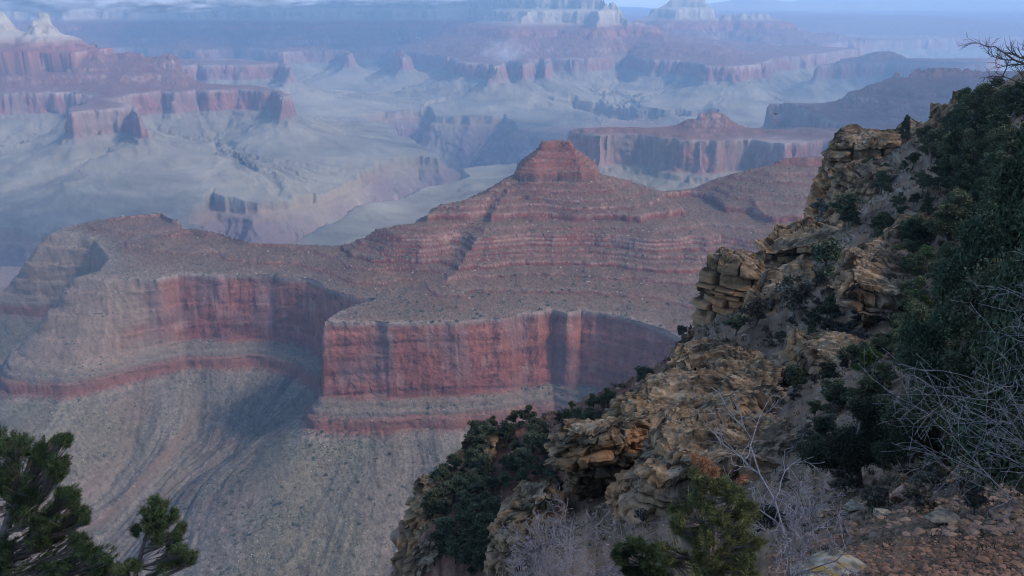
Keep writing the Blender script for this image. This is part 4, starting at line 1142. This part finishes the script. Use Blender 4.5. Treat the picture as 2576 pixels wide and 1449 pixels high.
for kind, n, (x0, y0, x1, y1), (h0, h1), lab, grp in PATCH:
    pts = [(rp.uniform(x0, x1), rp.uniform(y0, y1)) for _ in range(n)]
    for i, ((u, v), p) in enumerate(zip(pts, ray_ground(pts, near_height, 6, 600, 500))):
        dist = math.sqrt(p[0] ** 2 + p[1] ** 2 + p[2] ** 2)
        if dist > 320: continue
        h = rp.uniform(h0, h1) / FPX * dist
        plant(kind, (p[0], p[1], p[2] - .03 * h), min(h, 9), rp.uniform(.9, 1.4), rp.uniform(0, 6), lab, grp, i)
print('planted', time.time() - T0)

# the two near pines at lower left
def near_pine(loc, seed, trunk, lobes, label, col, tips=15, clump=44, leaf=.045, spread=.05):
    t = lobe_tree(seed, trunk, lobes, col, tips=tips, clump=clump, leaf=leaf, wid=.06, spread=spread, limb=.011, needle=True, tiprad=.0025)
    a, b = tree_meshes(t)
    root = bpy.data.objects.new('pinyon_pine', None); root.location = loc
    link(root, label, 'pine tree')
    link(bpy.data.objects.new('trunk', a), parent=root)
    link(bpy.data.objects.new('crown', b), parent=root)
    return root
def rel(p, o): return (p[0] - o[0], p[1] - o[1], p[2] - o[2])
def lobes_from(o, items, jit, seed):
    """items: (u, v, depth, radius px, number)"""
    r = random.Random(seed); out = []
    for u, v, y, rad, n in items:
        for i in range(int(n * 3.2)):
            yy = y + r.uniform(-jit, jit)
            c = V3(u + r.uniform(-.55, .55) * rad, v + r.uniform(-.5, .5) * rad, yy)
            k = rad / FPX * yy * r.uniform(.35, .65)
            out.append((rel(c, o), (k, k, k * .95)))
    return out
oA = V3(-90, 1800, 8.6)
lA = lobes_from(oA, [(-60, 1080, 8.8, 60, 3), (30, 1110, 8.4, 55, 4), (10, 1190, 8.6, 70, 5), (110, 1140, 8.5, 50, 5), (160, 1100, 8.5, 26, 2), (150, 1180, 8.3, 45, 4), (60, 1260, 8.4, 80, 7), (170, 1250, 8.4, 40, 4), (200, 1300, 8.5, 40, 4), (120, 1340, 8.5, 70, 7),
                     (210, 1370, 8.4, 50, 4), (20, 1400, 8.6, 80, 7), (250, 1410, 8.3, 50, 4), (140, 1440, 8.4, 70, 6), (270, 1470, 8.5, 60, 4), (60, 1520, 8.5, 90, 6), (-100, 1250, 8.8, 90, 6), (-120, 1400, 8.8, 90, 5)], .55, 3)
near_pine(oA, 5, [(*rel(V3(-90, 1850, 8.6), oA), .11), (*rel(V3(-60, 1500, 8.6), oA), .09), (*rel(V3(20, 1300, 8.6), oA), .055), (*rel(V3(60, 1120, 8.6), oA), .015)], lA,
          'large dark pine filling the lower left corner', (.040, .066, .024))
oB = V3(330, 1700, 8.0)
lB = lobes_from(oB, [(402, 1262, 8.0, 30, 3), (380, 1300, 8.0, 38, 4), (420, 1300, 8.0, 34, 3), (390, 1345, 8.0, 36, 3), (455, 1330, 8.0, 24, 2), (450, 1370, 8.0, 40, 4), (480, 1400, 8.0, 22, 2), (430, 1415, 8.0, 34, 3), (335, 1330, 8.0, 14, 1), (340, 1420, 8.0, 22, 2), (300, 1440, 8.0, 30, 2), (410, 1480, 8.0, 40, 3)], .2, 4)
near_pine(oB, 6, [(*rel(V3(330, 1720, 8.0), oB), .04), (*rel(V3(335, 1440, 8.0), oB), .03), (*rel(V3(360, 1370, 8.0), oB), .02), (*rel(V3(385, 1280, 8.0), oB), .008)], lB,
          'small slender pine right of the large pine at lower left', (.044, .062, .026), tips=13)
# young pine at the bottom, right of the middle
oC = V3(1790, 1500, 7.0)
lC = lobes_from(oC, [(1750, 1190, 7.0, 22, 2), (1770, 1215, 7.0, 30, 3), (1810, 1230, 7.0, 34, 3), (1740, 1260, 7.0, 38, 3), (1850, 1240, 7.0, 34, 3), (1800, 1290, 7.0, 50, 4), (1880, 1290, 7.0, 40, 3), (1710, 1310, 7.0, 36, 3), (1690, 1280, 7.0, 20, 1), (1760, 1350, 7.0, 50, 4), (1860, 1350, 7.0, 50, 3), (1900, 1380, 7.0, 40, 3), (1690, 1390, 7.0, 50, 3), (1780, 1420, 7.0, 60, 4), (1880, 1440, 7.0, 60, 3)], .5, 5)
near_pine(oC, 7, [(0, 0, 0, .05), (*rel(V3(1795, 1350, 7.0), oC), .035), (*rel(V3(1785, 1240, 7.0), oC), .02), (*rel(V3(1755, 1140, 7.0), oC), .006)], lC,
          'young olive green pine in front of the nearest outcrop', (.095, .102, .035), tips=12, clump=46)
lT = lobes_from(oC, [(1745, 1150, 7.0, 14, 2), (1775, 1160, 7.0, 16, 2), (1800, 1185, 7.0, 14, 2), (1870, 1200, 7.0, 12, 1), (1765, 1180, 7.0, 18, 2)], .1, 6)
tt_ = lobe_tree(17, [(*rel(V3(1785, 1240, 7.0), oC), .008), (*rel(V3(1755, 1140, 7.0), oC), .005)], lT, (.22, .10, .05), tips=6, clump=14, leaf=.05, wid=.06, spread=.05, limb=.006, needle=True)
c_ = mesh_np('dead_needles', tt_[1][0], tt_[1][1], M_leaf, tt_[1][2], smooth=False, nquad=3)
for o in C.objects:
    if o.get('label', '').startswith('young olive'): link(c_, 'rust coloured dry tips', parent=o)
oD = V3(1610, 1560, 8.2)
lD = lobes_from(oD, [(1560, 1385, 8.2, 26, 2), (1600, 1370, 8.2, 30, 3), (1640, 1390, 8.2, 30, 3), (1570, 1420, 8.2, 34, 3), (1620, 1430, 8.2, 44, 4), (1670, 1440, 8.2, 36, 3)], .2, 7)
near_pine(oD, 8, [(0, 0, 0, .03), (*rel(V3(1612, 1450, 8.2), oD), .02), (*rel(V3(1615, 1380, 8.2), oD), .006)], lD, 'little dark green pine top at the bottom edge beside the bare twigs', (.05, .078, .028), tips=13)

# bare and twiggy shrubs
SP = dict(kink=.20, up=.05, levels=3, kids=[2, 2, 2], ang=(.5, 1.15), len=(.38, .62), min=.002, prob=.8)
def fan(r, n, lean, tilt, L, rad, spread=.05):
    out = []
    for i in range(n):
        a = r.uniform(0, 6.28); t = r.uniform(*tilt)
        out.append(((r.uniform(-spread, spread), r.uniform(-spread, spread), 0), (math.cos(a) * math.sin(t) + lean[0], math.sin(a) * math.sin(t) * .7 + lean[1], math.cos(t) + lean[2]), L * r.uniform(.7, 1.1), rad * r.uniform(.6, 1)))
    return out
rr = random.Random(5)
b1 = V3(1985, 1470, 8.6)
bare_shrub('bare_shrub', b1, 1, [((0, 0, 0), (-.10, 0, 1), 1.75, .016)] + fan(rr, 7, (0, 0, .2), (.2, .8), 1.05, .013), dict(SP, kids=[2, 1, 1], first=1, min=.0038, len=(.34, .5)), 'upright leafless grey shrub standing in front of the dark juniper')
b2 = V3(1400, 1530, 8.8)
bare_shrub('bare_shrub', b2, 2, fan(rr, 11, (0, 0, .15), (.2, 1.2), .85, .011, .35), dict(SP, kids=[2, 2, 1], up=.02, kink=.24, first=1, min=.0032), 'low wide tangle of leafless purplish twigs at the bottom edge')
b3 = V3(2660, 1330, 8.4)
bare_shrub('bare_shrub', b3, 3, fan(rr, 9, (-.22, 0, .3), (.1, .7), 1.7, .009, .2), dict(SP, kids=[2, 1, 1], kink=.14, up=.0, first=1, min=.0022), 'tall leafless blue grey shrub reaching in from the right edge', mat=M_twig_dark)
b3 = V3(2700, 900, 8.8)
bare_shrub('bare_shrub', b3, 4, fan(rr, 6, (-.6, 0, .1), (.2, .9), 1.0, .010, .3), dict(SP, kids=[2, 1, 1], kink=.16, up=-.02, first=1, min=.002), 'leafless shrub high on the right edge in front of the dark pines', mat=M_twig_dark)
b5 = V3(1600, 1500, 12)
bare_shrub('bare_shrub', b5, 6, fan(rr, 6, (0, 0, .6), (.1, .5), 1.15, .008, .4), dict(SP, kids=[1, 1, 1], first=2, min=.003), 'thin grey upright twigs in front of the orange rock face')
b6 = V3(2640, 150, 14)
bare_shrub('dead_branch', b6, 8, [((0, 0, 0), (-.9, .1, .35), .95, .028), ((0, 0, -.2), (-.95, 0, .05), .9, .022), ((0, 0, -.45), (-.85, 0, .25), .75, .02)], dict(SP, kids=[1, 2, 1], kink=.18, up=.06, ang=(.35, .9), first=1), 'dark dead branches against the sky at the upper right edge', mat=M_deadwood, cat='branch')
# broom-like yellow green stems
b7 = V3(1790, 1540, 7.9)
r7 = random.Random(9)
bare_shrub('joint_fir_bush', b7, 7, [((r7.uniform(-.22, .22), r7.uniform(-.15, .15), 0), (r7.uniform(-.35, .35), r7.uniform(-.2, .2), 1), r7.uniform(.5, .92), .0055) for i in range(46)],
           dict(kink=.05, up=.06, levels=1, kids=[1], ang=(.12, .35), len=(.5, .8), min=.002, prob=.6, first=1), 'yellow green broom like bush at the bottom edge', mat=M_stem)
print('shrubs', time.time() - T0)

# ------------------------------------------------------------------ stones, boulders, far scrub, bird
def ico(sub):
    bm = bmesh.new(); bmesh.ops.create_icosphere(bm, subdivisions=sub, radius=1)
    v = np.array([x.co[:] for x in bm.verts]); f = np.array([[y.index for y in x.verts] for x in bm.faces]); bm.free()
    return v, f
ICO = {k: ico(k) for k in (1, 2, 4, 5)}
def boulder_mesh(seed, sub=4, flat=.6, cut=9, col=(.25, .205, .15), lichen=None):
    r = np.random.default_rng(seed)
    v, f = ICO[sub]; v = v.copy()
    for _ in range(cut):
        n = rnd_dirs(r, 1)[0]; d = r.uniform(.45, .8)
        k = v @ n - d; v = v - np.where(k > 0, k, 0)[:, None] * n * .93
    nn = sum(vnoise(v[:, 0] * s + v[:, 2] * s * .7, v[:, 1] * s - v[:, 2] * s * .6, 2) * a for s, a in ((3, .05), (8, .03), (19, .015)))
    v = v * (1 + nn[:, None]); v[:, 2] *= flat
    c = np.array(col)[None] * (1 + .5 * vnoise(v[:, 0] * 6 + v[:, 2] * 4, v[:, 1] * 6, 4)[:, None])
    m = sstep(.15, .5, vnoise(v[:, 0] * 4, v[:, 1] * 4 + v[:, 2] * 5, 6))[:, None]
    c = c * (1 - .5 * m)
    if lichen is not None:
        m = sstep(.3, .5, vnoise(v[:, 0] * 5 + 3, v[:, 1] * 5, 1))[:, None] * (v[:, 2:3] > 0)
        c = c * (1 - m) + np.array(lichen) * m
    return mesh_np('boulder', v, f, M_stone, c, smooth=sub > 2, nquad=3).data
M_stone = rock_material('stone', .12, .02, var=.3)
BOUL = [boulder_mesh(i) for i in range(4)]
BOUL_R = [boulder_mesh(10 + i, col=(.30, .18, .13)) for i in range(3)]
def put_boulder(u, v, wpx, flat, label, name='boulder', mesh=None, rz=0., tilt=0., group=None, sink=.25, hit=None):
    p = hit or ray_ground([(u, v)], near_height, 4, 600)[0]
    dist = math.sqrt(sum(c * c for c in p)); s = wpx / FPX * dist / 2
    o = bpy.data.objects.new(name, mesh or BOUL[int(u) % 4])
    o.location = (p[0], p[1], p[2] + s * flat * (1 - sink)); o.scale = (s, s * .8, s * flat * 1.5); o.rotation_euler = (tilt, 0, rz)
    return link(o, label, 'boulder', group)
put_boulder(2132, 640, 56, .32, 'pale flat slab balanced on the lip above the dark overhang', tilt=.15)
put_boulder(2352, 318, 12, .7, 'small square rock on the right end of the tower top', mesh=BOUL_R[0])
put_boulder(2222, 322, 16, .5, 'orange rock at the foot of the rounded juniper on the tower', mesh=BOUL_R[1])
put_boulder(1905, 905, 42, .6, 'pale rounded boulder above the curved ledges')
put_boulder(2262, 1262, 66, .7, 'reddish upright rock on the rubble slope', mesh=BOUL_R[2], rz=1)
put_boulder(2140, 1290, 64, .5, 'grey boulder on the left of the rubble slope', rz=.6)
put_boulder(2215, 1300, 50, .5, 'grey boulder beside the reddish upright rock', rz=2.2)
put_boulder(2360, 1322, 90, .5, 'low pale outcrop rock on the right of the rubble slope', rz=.3)
put_boulder(2090, 1452, 210, .30, 'big pale boulder with orange lichen in the bottom right gravel', mesh=boulder_mesh(31, 5, .6, 7, (.25, .215, .165), (.30, .19, .05)), sink=.5)
put_boulder(1385, 1225, 40, .6, 'dark perched rock left of the nearest rock nose')
put_boulder(1390, 1430, 70, .7, 'pale rock at the bottom edge below the dark trees', hit=V3(1395, 1445, 40))

def scatter_mesh(name, pts, sizes, base, r, col, mat, squash=.6, colvar=.3, shape=None):
    bv, bf = base
    n = len(pts); nb = len(bv)
    ang = r.uniform(0, 6.28, n); c, s = np.cos(ang), np.sin(ang)
    jit = 1 + r.uniform(-.28, .28, (n, nb, 1))
    v = bv[None] * jit
    x = v[..., 0] * c[:, None] - v[..., 1] * s[:, None]; y = v[..., 0] * s[:, None] + v[..., 1] * c[:, None]
    asp = r.uniform(.7, 1.3, (n, 1))
    V = np.stack([x * asp, y, v[..., 2] * squash * r.uniform(.7, 1.2, (n, 1)) + .2], -1) * sizes[:, None, None] + pts[:, None]
    F = bf[None] + (np.arange(n) * nb)[:, None, None]
    cc = np.array(col)[None, None] * (1 + r.uniform(-colvar, colvar, (n, 1, 1))) * np.ones((1, nb, 1))
    return mesh_np(name, V.reshape(-1, 3), F.reshape(-1, 3), mat, cc.reshape(-1, 3), smooth=False, nquad=3)
# gravel on the mound at lower right
r = np.random.default_rng(3)
uv = [(r.uniform(1930, 2640), 1335 + 125 * r.random() ** .8) for _ in range(5000)]
g = np.array(ray_ground(uv, near_height, 4, 16, 160)); g = g[np.hypot(g[:, 0], g[:, 1]) < 15]
link(scatter_mesh('gravel', g, np.clip(np.exp(r.normal(-4.6, .75, len(g))), .004, .08), ICO[1], r, (.195, .112, .075), M_stone, .6, .4), kind='stuff')
# loose rubble further up the slope
uv = [(r.uniform(1980, 2576), r.uniform(1190, 1350)) for _ in range(900)]
g = np.array(ray_ground(uv, near_height, 4, 60, 200))
link(scatter_mesh('rubble', g, r.uniform(.02, .10, len(g)), ICO[1], r, (.18, .125, .092), M_stone, .6, .4), kind='stuff')

# stones and dry tufts over the rim slope
uv = [(r.uniform(1150, 2576), r.uniform(330, 1400)) for _ in range(9000)]
g = np.array(ray_ground(uv, near_height, 5, 300, 420)); gd = np.linalg.norm(g, axis=1); k_ = gd < 260; g = g[k_]; gd = gd[k_]
link(scatter_mesh('slope_stones', g[::2], gd[::2] / FPX * r.uniform(1.0, 5.5, len(g[::2])) * (r.random(len(g[::2])) ** 1.5 + .3), ICO[1], r, (.24, .19, .14), M_stone, .6, .45), kind='stuff')
gt = g[1::2]; nt_ = 9; gs = (gd[1::2] / FPX * r.uniform(5, 15, len(gt)))
cc = np.repeat(gt, nt_, 0) + r.normal(size=(len(gt) * nt_, 3)) * np.repeat(gs, nt_)[:, None] * .35 * np.array([1, 1, .1])
dd = r.normal(size=(len(cc), 3)) * .5 + np.array([0, 0, 1]); dd /= np.linalg.norm(dd, axis=1, keepdims=True)
V, F = tris(cc, dd, np.repeat(gs, nt_) * r.uniform(.4, 1, len(cc)), np.repeat(gs, nt_) * .12, r)
ct = np.array((.075, .068, .04))[None] * np.repeat(r.uniform(.5, 1.7, len(gt)), nt_)[:, None]
link(mesh_np('dry_tufts', V, F, M_leaf, np.repeat(ct, 3, 0), smooth=False, nquad=3), kind='stuff')

# far slopes: candidates are points of the terrain itself
co = far_co; N = far_N; ax_ = far_aux
near_m = (ax_['near'] > .5) & (N[..., 2] > .62)
A = co[near_m]
r = np.random.default_rng(8)
t_idx = np.flatnonzero((A[:, 1] < 2700) & (-A[:, 2] < .79 * A[:, 1]) & (np.abs(A[:, 0]) < .72 * A[:, 1]) & (A[:, 2] > -1090))
A = A[t_idx]
dens = .12 + .88 * sstep(-.1, .5, vnoise(A[:, 0] / 60, A[:, 1] / 60, 3) + .5 * vnoise(A[:, 0] / 19, A[:, 1] / 19, 5))
dens = dens * np.where(A[:, 2] > -655, 1.0, .8)
def pick(n, w):
    return A[r.choice(len(A), size=n, replace=False, p=w / w.sum())]
S = pick(16000, dens)
sz = r.uniform(.8, 2.2, len(S)) * np.where(r.random(len(S)) > .85, 1.6, 1)
seen = sz / np.linalg.norm(S, axis=1)
order = np.argsort(-seen); ind = order[:300]; rest = order[300:]
link(scatter_mesh('scrub_cover', S[rest], sz[rest], ICO[1], r, (.05, .06, .042), M_leaf, .8, .4), kind='stuff')
cv, cf = ICO[2]
far_bush = []
for i in range(3):
    rj = np.random.default_rng(i)
    n = 90; d = rnd_dirs(rj, n); d[:, 2] = np.abs(d[:, 2]); c0 = d * rj.uniform(.55, 1.0, (n, 1)) * np.array([1, 1, .9])
    V, F = tris(c0, rnd_dirs(rj, n), rj.uniform(.4, .8, n), rj.uniform(.15, .35, n), rj)
    bv = ICO[2][0] * (1 + rj.uniform(-.3, .2, (len(ICO[2][0]), 1))) * .8; bv[:, 2] = bv[:, 2] * .8 + .3
    V2 = np.concatenate([V, bv]); F2 = np.concatenate([F, ICO[2][1] + len(V)])
    far_bush.append(mesh_np('shrub', V2, F2, M_leaf, np.array((.05, .06, .042))[None] * rj.uniform(.7, 1.3, (len(V2), 1)), smooth=False, nquad=3).data)
for k, i in enumerate(ind):
    o = bpy.data.objects.new('slope_shrub', far_bush[k % 3])
    o.location = S[i]; s_ = float(sz[i]) * 1.05; o.scale = (s_, s_, s_); o.rotation_euler = (0, 0, k * .7)
    link(o, 'one of the dark shrubs dotted over the red spur and its talus', 'shrub', 'dark shrubs dotted over the red spur')
Sb = pick(9000, sstep(-.1, .6, vnoise(A[:, 0] / 45, A[:, 1] / 45, 6) + .5 * vnoise(A[:, 0] / 13, A[:, 1] / 13, 2)) + .06)
szb = (.35 + r.random(len(Sb)) ** 5 * 2.4) * np.where(Sb[:, 2] < -655, .6, 1)
link(scatter_mesh('scree', Sb, szb, ICO[1], r, (.27, .215, .18), M_stone, .7, .35), kind='stuff')

# raven gliding over the canyon
def raven():
    p = V3(1950, 287, 130)
    root = bpy.data.objects.new('raven', None); root.location = p; root.rotation_euler = (0, 0, .5)
    link(root, 'dark bird gliding over the canyon left of the dark red ridge', 'bird')
    s = NT('feather'); s.b.inputs['Base Color'].default_value = (.02, .02, .025, 1); s.b.inputs['Roughness'].default_value = .5
    nz_ = s.n('ShaderNodeTexNoise', Scale=20.0); s.l(s.mixc(nz_.outputs['Fac'], (.012, .012, .016), (.035, .033, .04)), s.b.inputs['Base Color'])
    ys = np.linspace(-.34, .30, 12); rad = np.array([.012, .03, .045, .06, .078, .085, .08, .068, .055, .05, .04, .01])
    pth = np.stack([ys * 0, ys, .02 * np.sin(ys * 3)], -1)
    v, f = tubes([(pth, rad)], 8); body = mesh_np('body', v, f, s.m); link(body, parent=root)
    v, f = tubes([(np.array([[0, .28, 0], [0, .33, -.005], [0, .37, -.02]]), [.022, .015, .003])], 6); link(mesh_np('beak', v, f, s.m), parent=body)
    def slab(name, out):
        n = len(out); o = np.array(out)
        V = np.concatenate([o + [0, 0, .006], o - [0, 0, .006]])
        bm = bmesh.new(); vs = [bm.verts.new(q) for q in V]
        bm.faces.new(vs[:n]); bm.faces.new(vs[n:][::-1])
        for i in range(n): bm.faces.new((vs[i], vs[i + n], vs[(i + 1) % n + n], vs[(i + 1) % n]))
        me = bpy.data.meshes.new(name); bm.to_mesh(me); bm.free(); me.materials.append(s.m)
        link(bpy.data.objects.new(name, me), parent=root)
    for q in (-1, 1):
        w = [(.05, .12), (.25, .17), (.42, .13), (.58, .02), (.60, -.06), (.55, -.03), (.54, -.11), (.48, -.06), (.46, -.14), (.40, -.09), (.30, -.11), (.12, -.12), (.05, -.10)]
        slab('wing', [(q * a, b, .02 + .16 * math.sin(a * 2.2) * a) for a, b in w])
    slab('tail', [(-.04, -.28, 0), (.04, -.28, 0), (.10, -.48, 0), (.04, -.54, 0), (0, -.56, 0), (-.04, -.54, 0), (-.10, -.48, 0)])
raven()
print('small', time.time() - T0)


# ------------------------------------------------------------------ clouds high above, shading parts of the canyon
def cloud_material():
    m = bpy.data.materials.new('cloud'); m.use_nodes = True
    t = m.node_tree; t.nodes.clear()
    o = t.nodes.new('ShaderNodeOutputMaterial'); a = t.nodes.new('ShaderNodeBsdfDiffuse'); b = t.nodes.new('ShaderNodeBsdfTranslucent'); x = t.nodes.new('ShaderNodeMixShader')
    n = t.nodes.new('ShaderNodeTexNoise'); n.inputs['Scale'].default_value = .002; g = t.nodes.new('ShaderNodeNewGeometry'); t.links.new(g.outputs['Position'], n.inputs['Vector'])
    c = t.nodes.new('ShaderNodeMapRange'); c.inputs[3].default_value = .8; c.inputs[4].default_value = .9; t.links.new(n.outputs['Fac'], c.inputs[0])
    t.links.new(c.outputs[0], a.inputs['Color']); t.links.new(c.outputs[0], b.inputs['Color'])
    x.inputs[0].default_value = .5
    t.links.new(a.outputs[0], x.inputs[1]); t.links.new(b.outputs[0], x.inputs[2]); t.links.new(x.outputs[0], o.inputs['Surface'])
    return m
M_cloud = cloud_material()
def cloud(x, y, rx, ry, seed, H=4200, ground=-900):
    """cloud whose shadow falls round (x, y)"""
    v, f = ICO[5]; v = v.copy()
    n = n3(v[:, 0] * 2 + seed, v[:, 1] * 2, v[:, 2] * 2, seed) * .28 + n3(v[:, 0] * 5 + seed, v[:, 1] * 5, v[:, 2] * 5, seed + 1) * .16 + n3(v[:, 0] * 12, v[:, 1] * 12 + seed, v[:, 2] * 12, seed + 2) * .08
    v = v * (1 + n[:, None])
    k = (H - ground) / sdir.z
    v = v * np.array([rx, ry, min(rx, ry) * .16]); v[:, 2] = np.where(v[:, 2] < 0, v[:, 2] * .4, v[:, 2])
    o = mesh_np('cloud', v, f, M_cloud, nquad=3)
    o.location = (x + sdir.x * k, y + sdir.y * k, H)
    link(o, kind='structure')
cloud(200, -350, 1700, 1150, 1)
cloud(-2050, 3750, 950, 620, 2)
cloud(400, 6700, 900, 1300, 3)
cloud(2700, 4900, 1500, 1100, 4)
cloud(-3500, 14200, 3600, 1500, 5)
cloud(3900, 9400, 1100, 700, 7)
cloud(-1700, 5900, 330, 260, 8)

def mist_cloud(u, v, y, rx, ry, rz, dens, seed):  # low cloud and mist wisps, as volumes inside the haze box
    vv, f = ICO[2]
    m = bpy.data.materials.new('mist_cloud'); m.use_nodes = True
    t = m.node_tree; t.nodes.clear()
    o = t.nodes.new('ShaderNodeOutputMaterial'); p = t.nodes.new('ShaderNodeVolumePrincipled'); t.links.new(p.outputs[0], o.inputs['Volume'])
    tc = t.nodes.new('ShaderNodeTexCoord')
    n = t.nodes.new('ShaderNodeTexNoise'); n.inputs['Scale'].default_value = 3.6; n.inputs['Detail'].default_value = 6; n.inputs['Roughness'].default_value = .65
    mp = t.nodes.new('ShaderNodeMapping'); mp.inputs['Location'].default_value = (seed * 3.1, seed, 0); mp.inputs['Scale'].default_value = (1, 1, .8)
    t.links.new(tc.outputs['Object'], mp.inputs['Vector']); t.links.new(mp.outputs[0], n.inputs['Vector'])
    ln = t.nodes.new('ShaderNodeVectorMath'); ln.operation = 'LENGTH'; t.links.new(tc.outputs['Object'], ln.inputs[0])
    def mt(op, a, b):
        q = t.nodes.new('ShaderNodeMath'); q.operation = op
        for i, w in enumerate((a, b)):
            if hasattr(w, 'links'): t.links.new(w, q.inputs[i])
            else: q.inputs[i].default_value = w
        return q.outputs[0]
    d = mt('SUBTRACT', mt('SUBTRACT', n.outputs['Fac'], mt('MULTIPLY', ln.outputs['Value'], .38)), .23)
    d = mt('MULTIPLY', mt('MAXIMUM', d, 0), dens)
    t.links.new(d, p.inputs['Density'])
    p.inputs['Color'].default_value = (.95, .97, 1, 1)
    ob = mesh_np('mist_cloud', vv, f, m, nquad=3)
    ob.location = V3(u, v, y); ob.scale = (rx, ry, rz)
    link(ob, kind='stuff')
mist_cloud(90, -8, 10500, 1500, 800, 230, .12, 1)
mist_cloud(400, -2, 10800, 1100, 700, 180, .12, 2)
mist_cloud(640, -10, 11000, 1100, 700, 170, .09, 3)
mist_cloud(980, -16, 12000, 1500, 700, 170, .05, 5)
mist_cloud(1270, 135, 10000, 420, 300, 230, .007, 4)

# ------------------------------------------------------------------ haze
def haze():
    x0, x1, y0, y1, z0, z1 = -33000, 33000, -2500, 36000, -1700, 480
    co = [(x, y, z) for x in (x0, x1) for y in (y0, y1) for z in (z0, z1)]
    F = [(0, 1, 3, 2), (4, 6, 7, 5), (0, 4, 5, 1), (2, 3, 7, 6), (0, 2, 6, 4), (1, 5, 7, 3)]
    m = bpy.data.materials.new('haze_air'); m.use_nodes = True
    t = m.node_tree; t.nodes.clear()
    o = t.nodes.new('ShaderNodeOutputMaterial'); v = t.nodes.new('ShaderNodeVolumePrincipled')
    v.inputs['Color'].default_value = (.42, .68, 1.0, 1)
    v.inputs['Density'].default_value = 6.3e-5
    v.inputs['Anisotropy'].default_value = 0.2
    t.links.new(v.outputs[0], o.inputs['Volume'])
    ob = mesh_np('haze', np.array(co, f32), np.array(F, np.int32), m, smooth=False)
    link(ob, kind='stuff')
haze()
print('total', time.time() - T0)
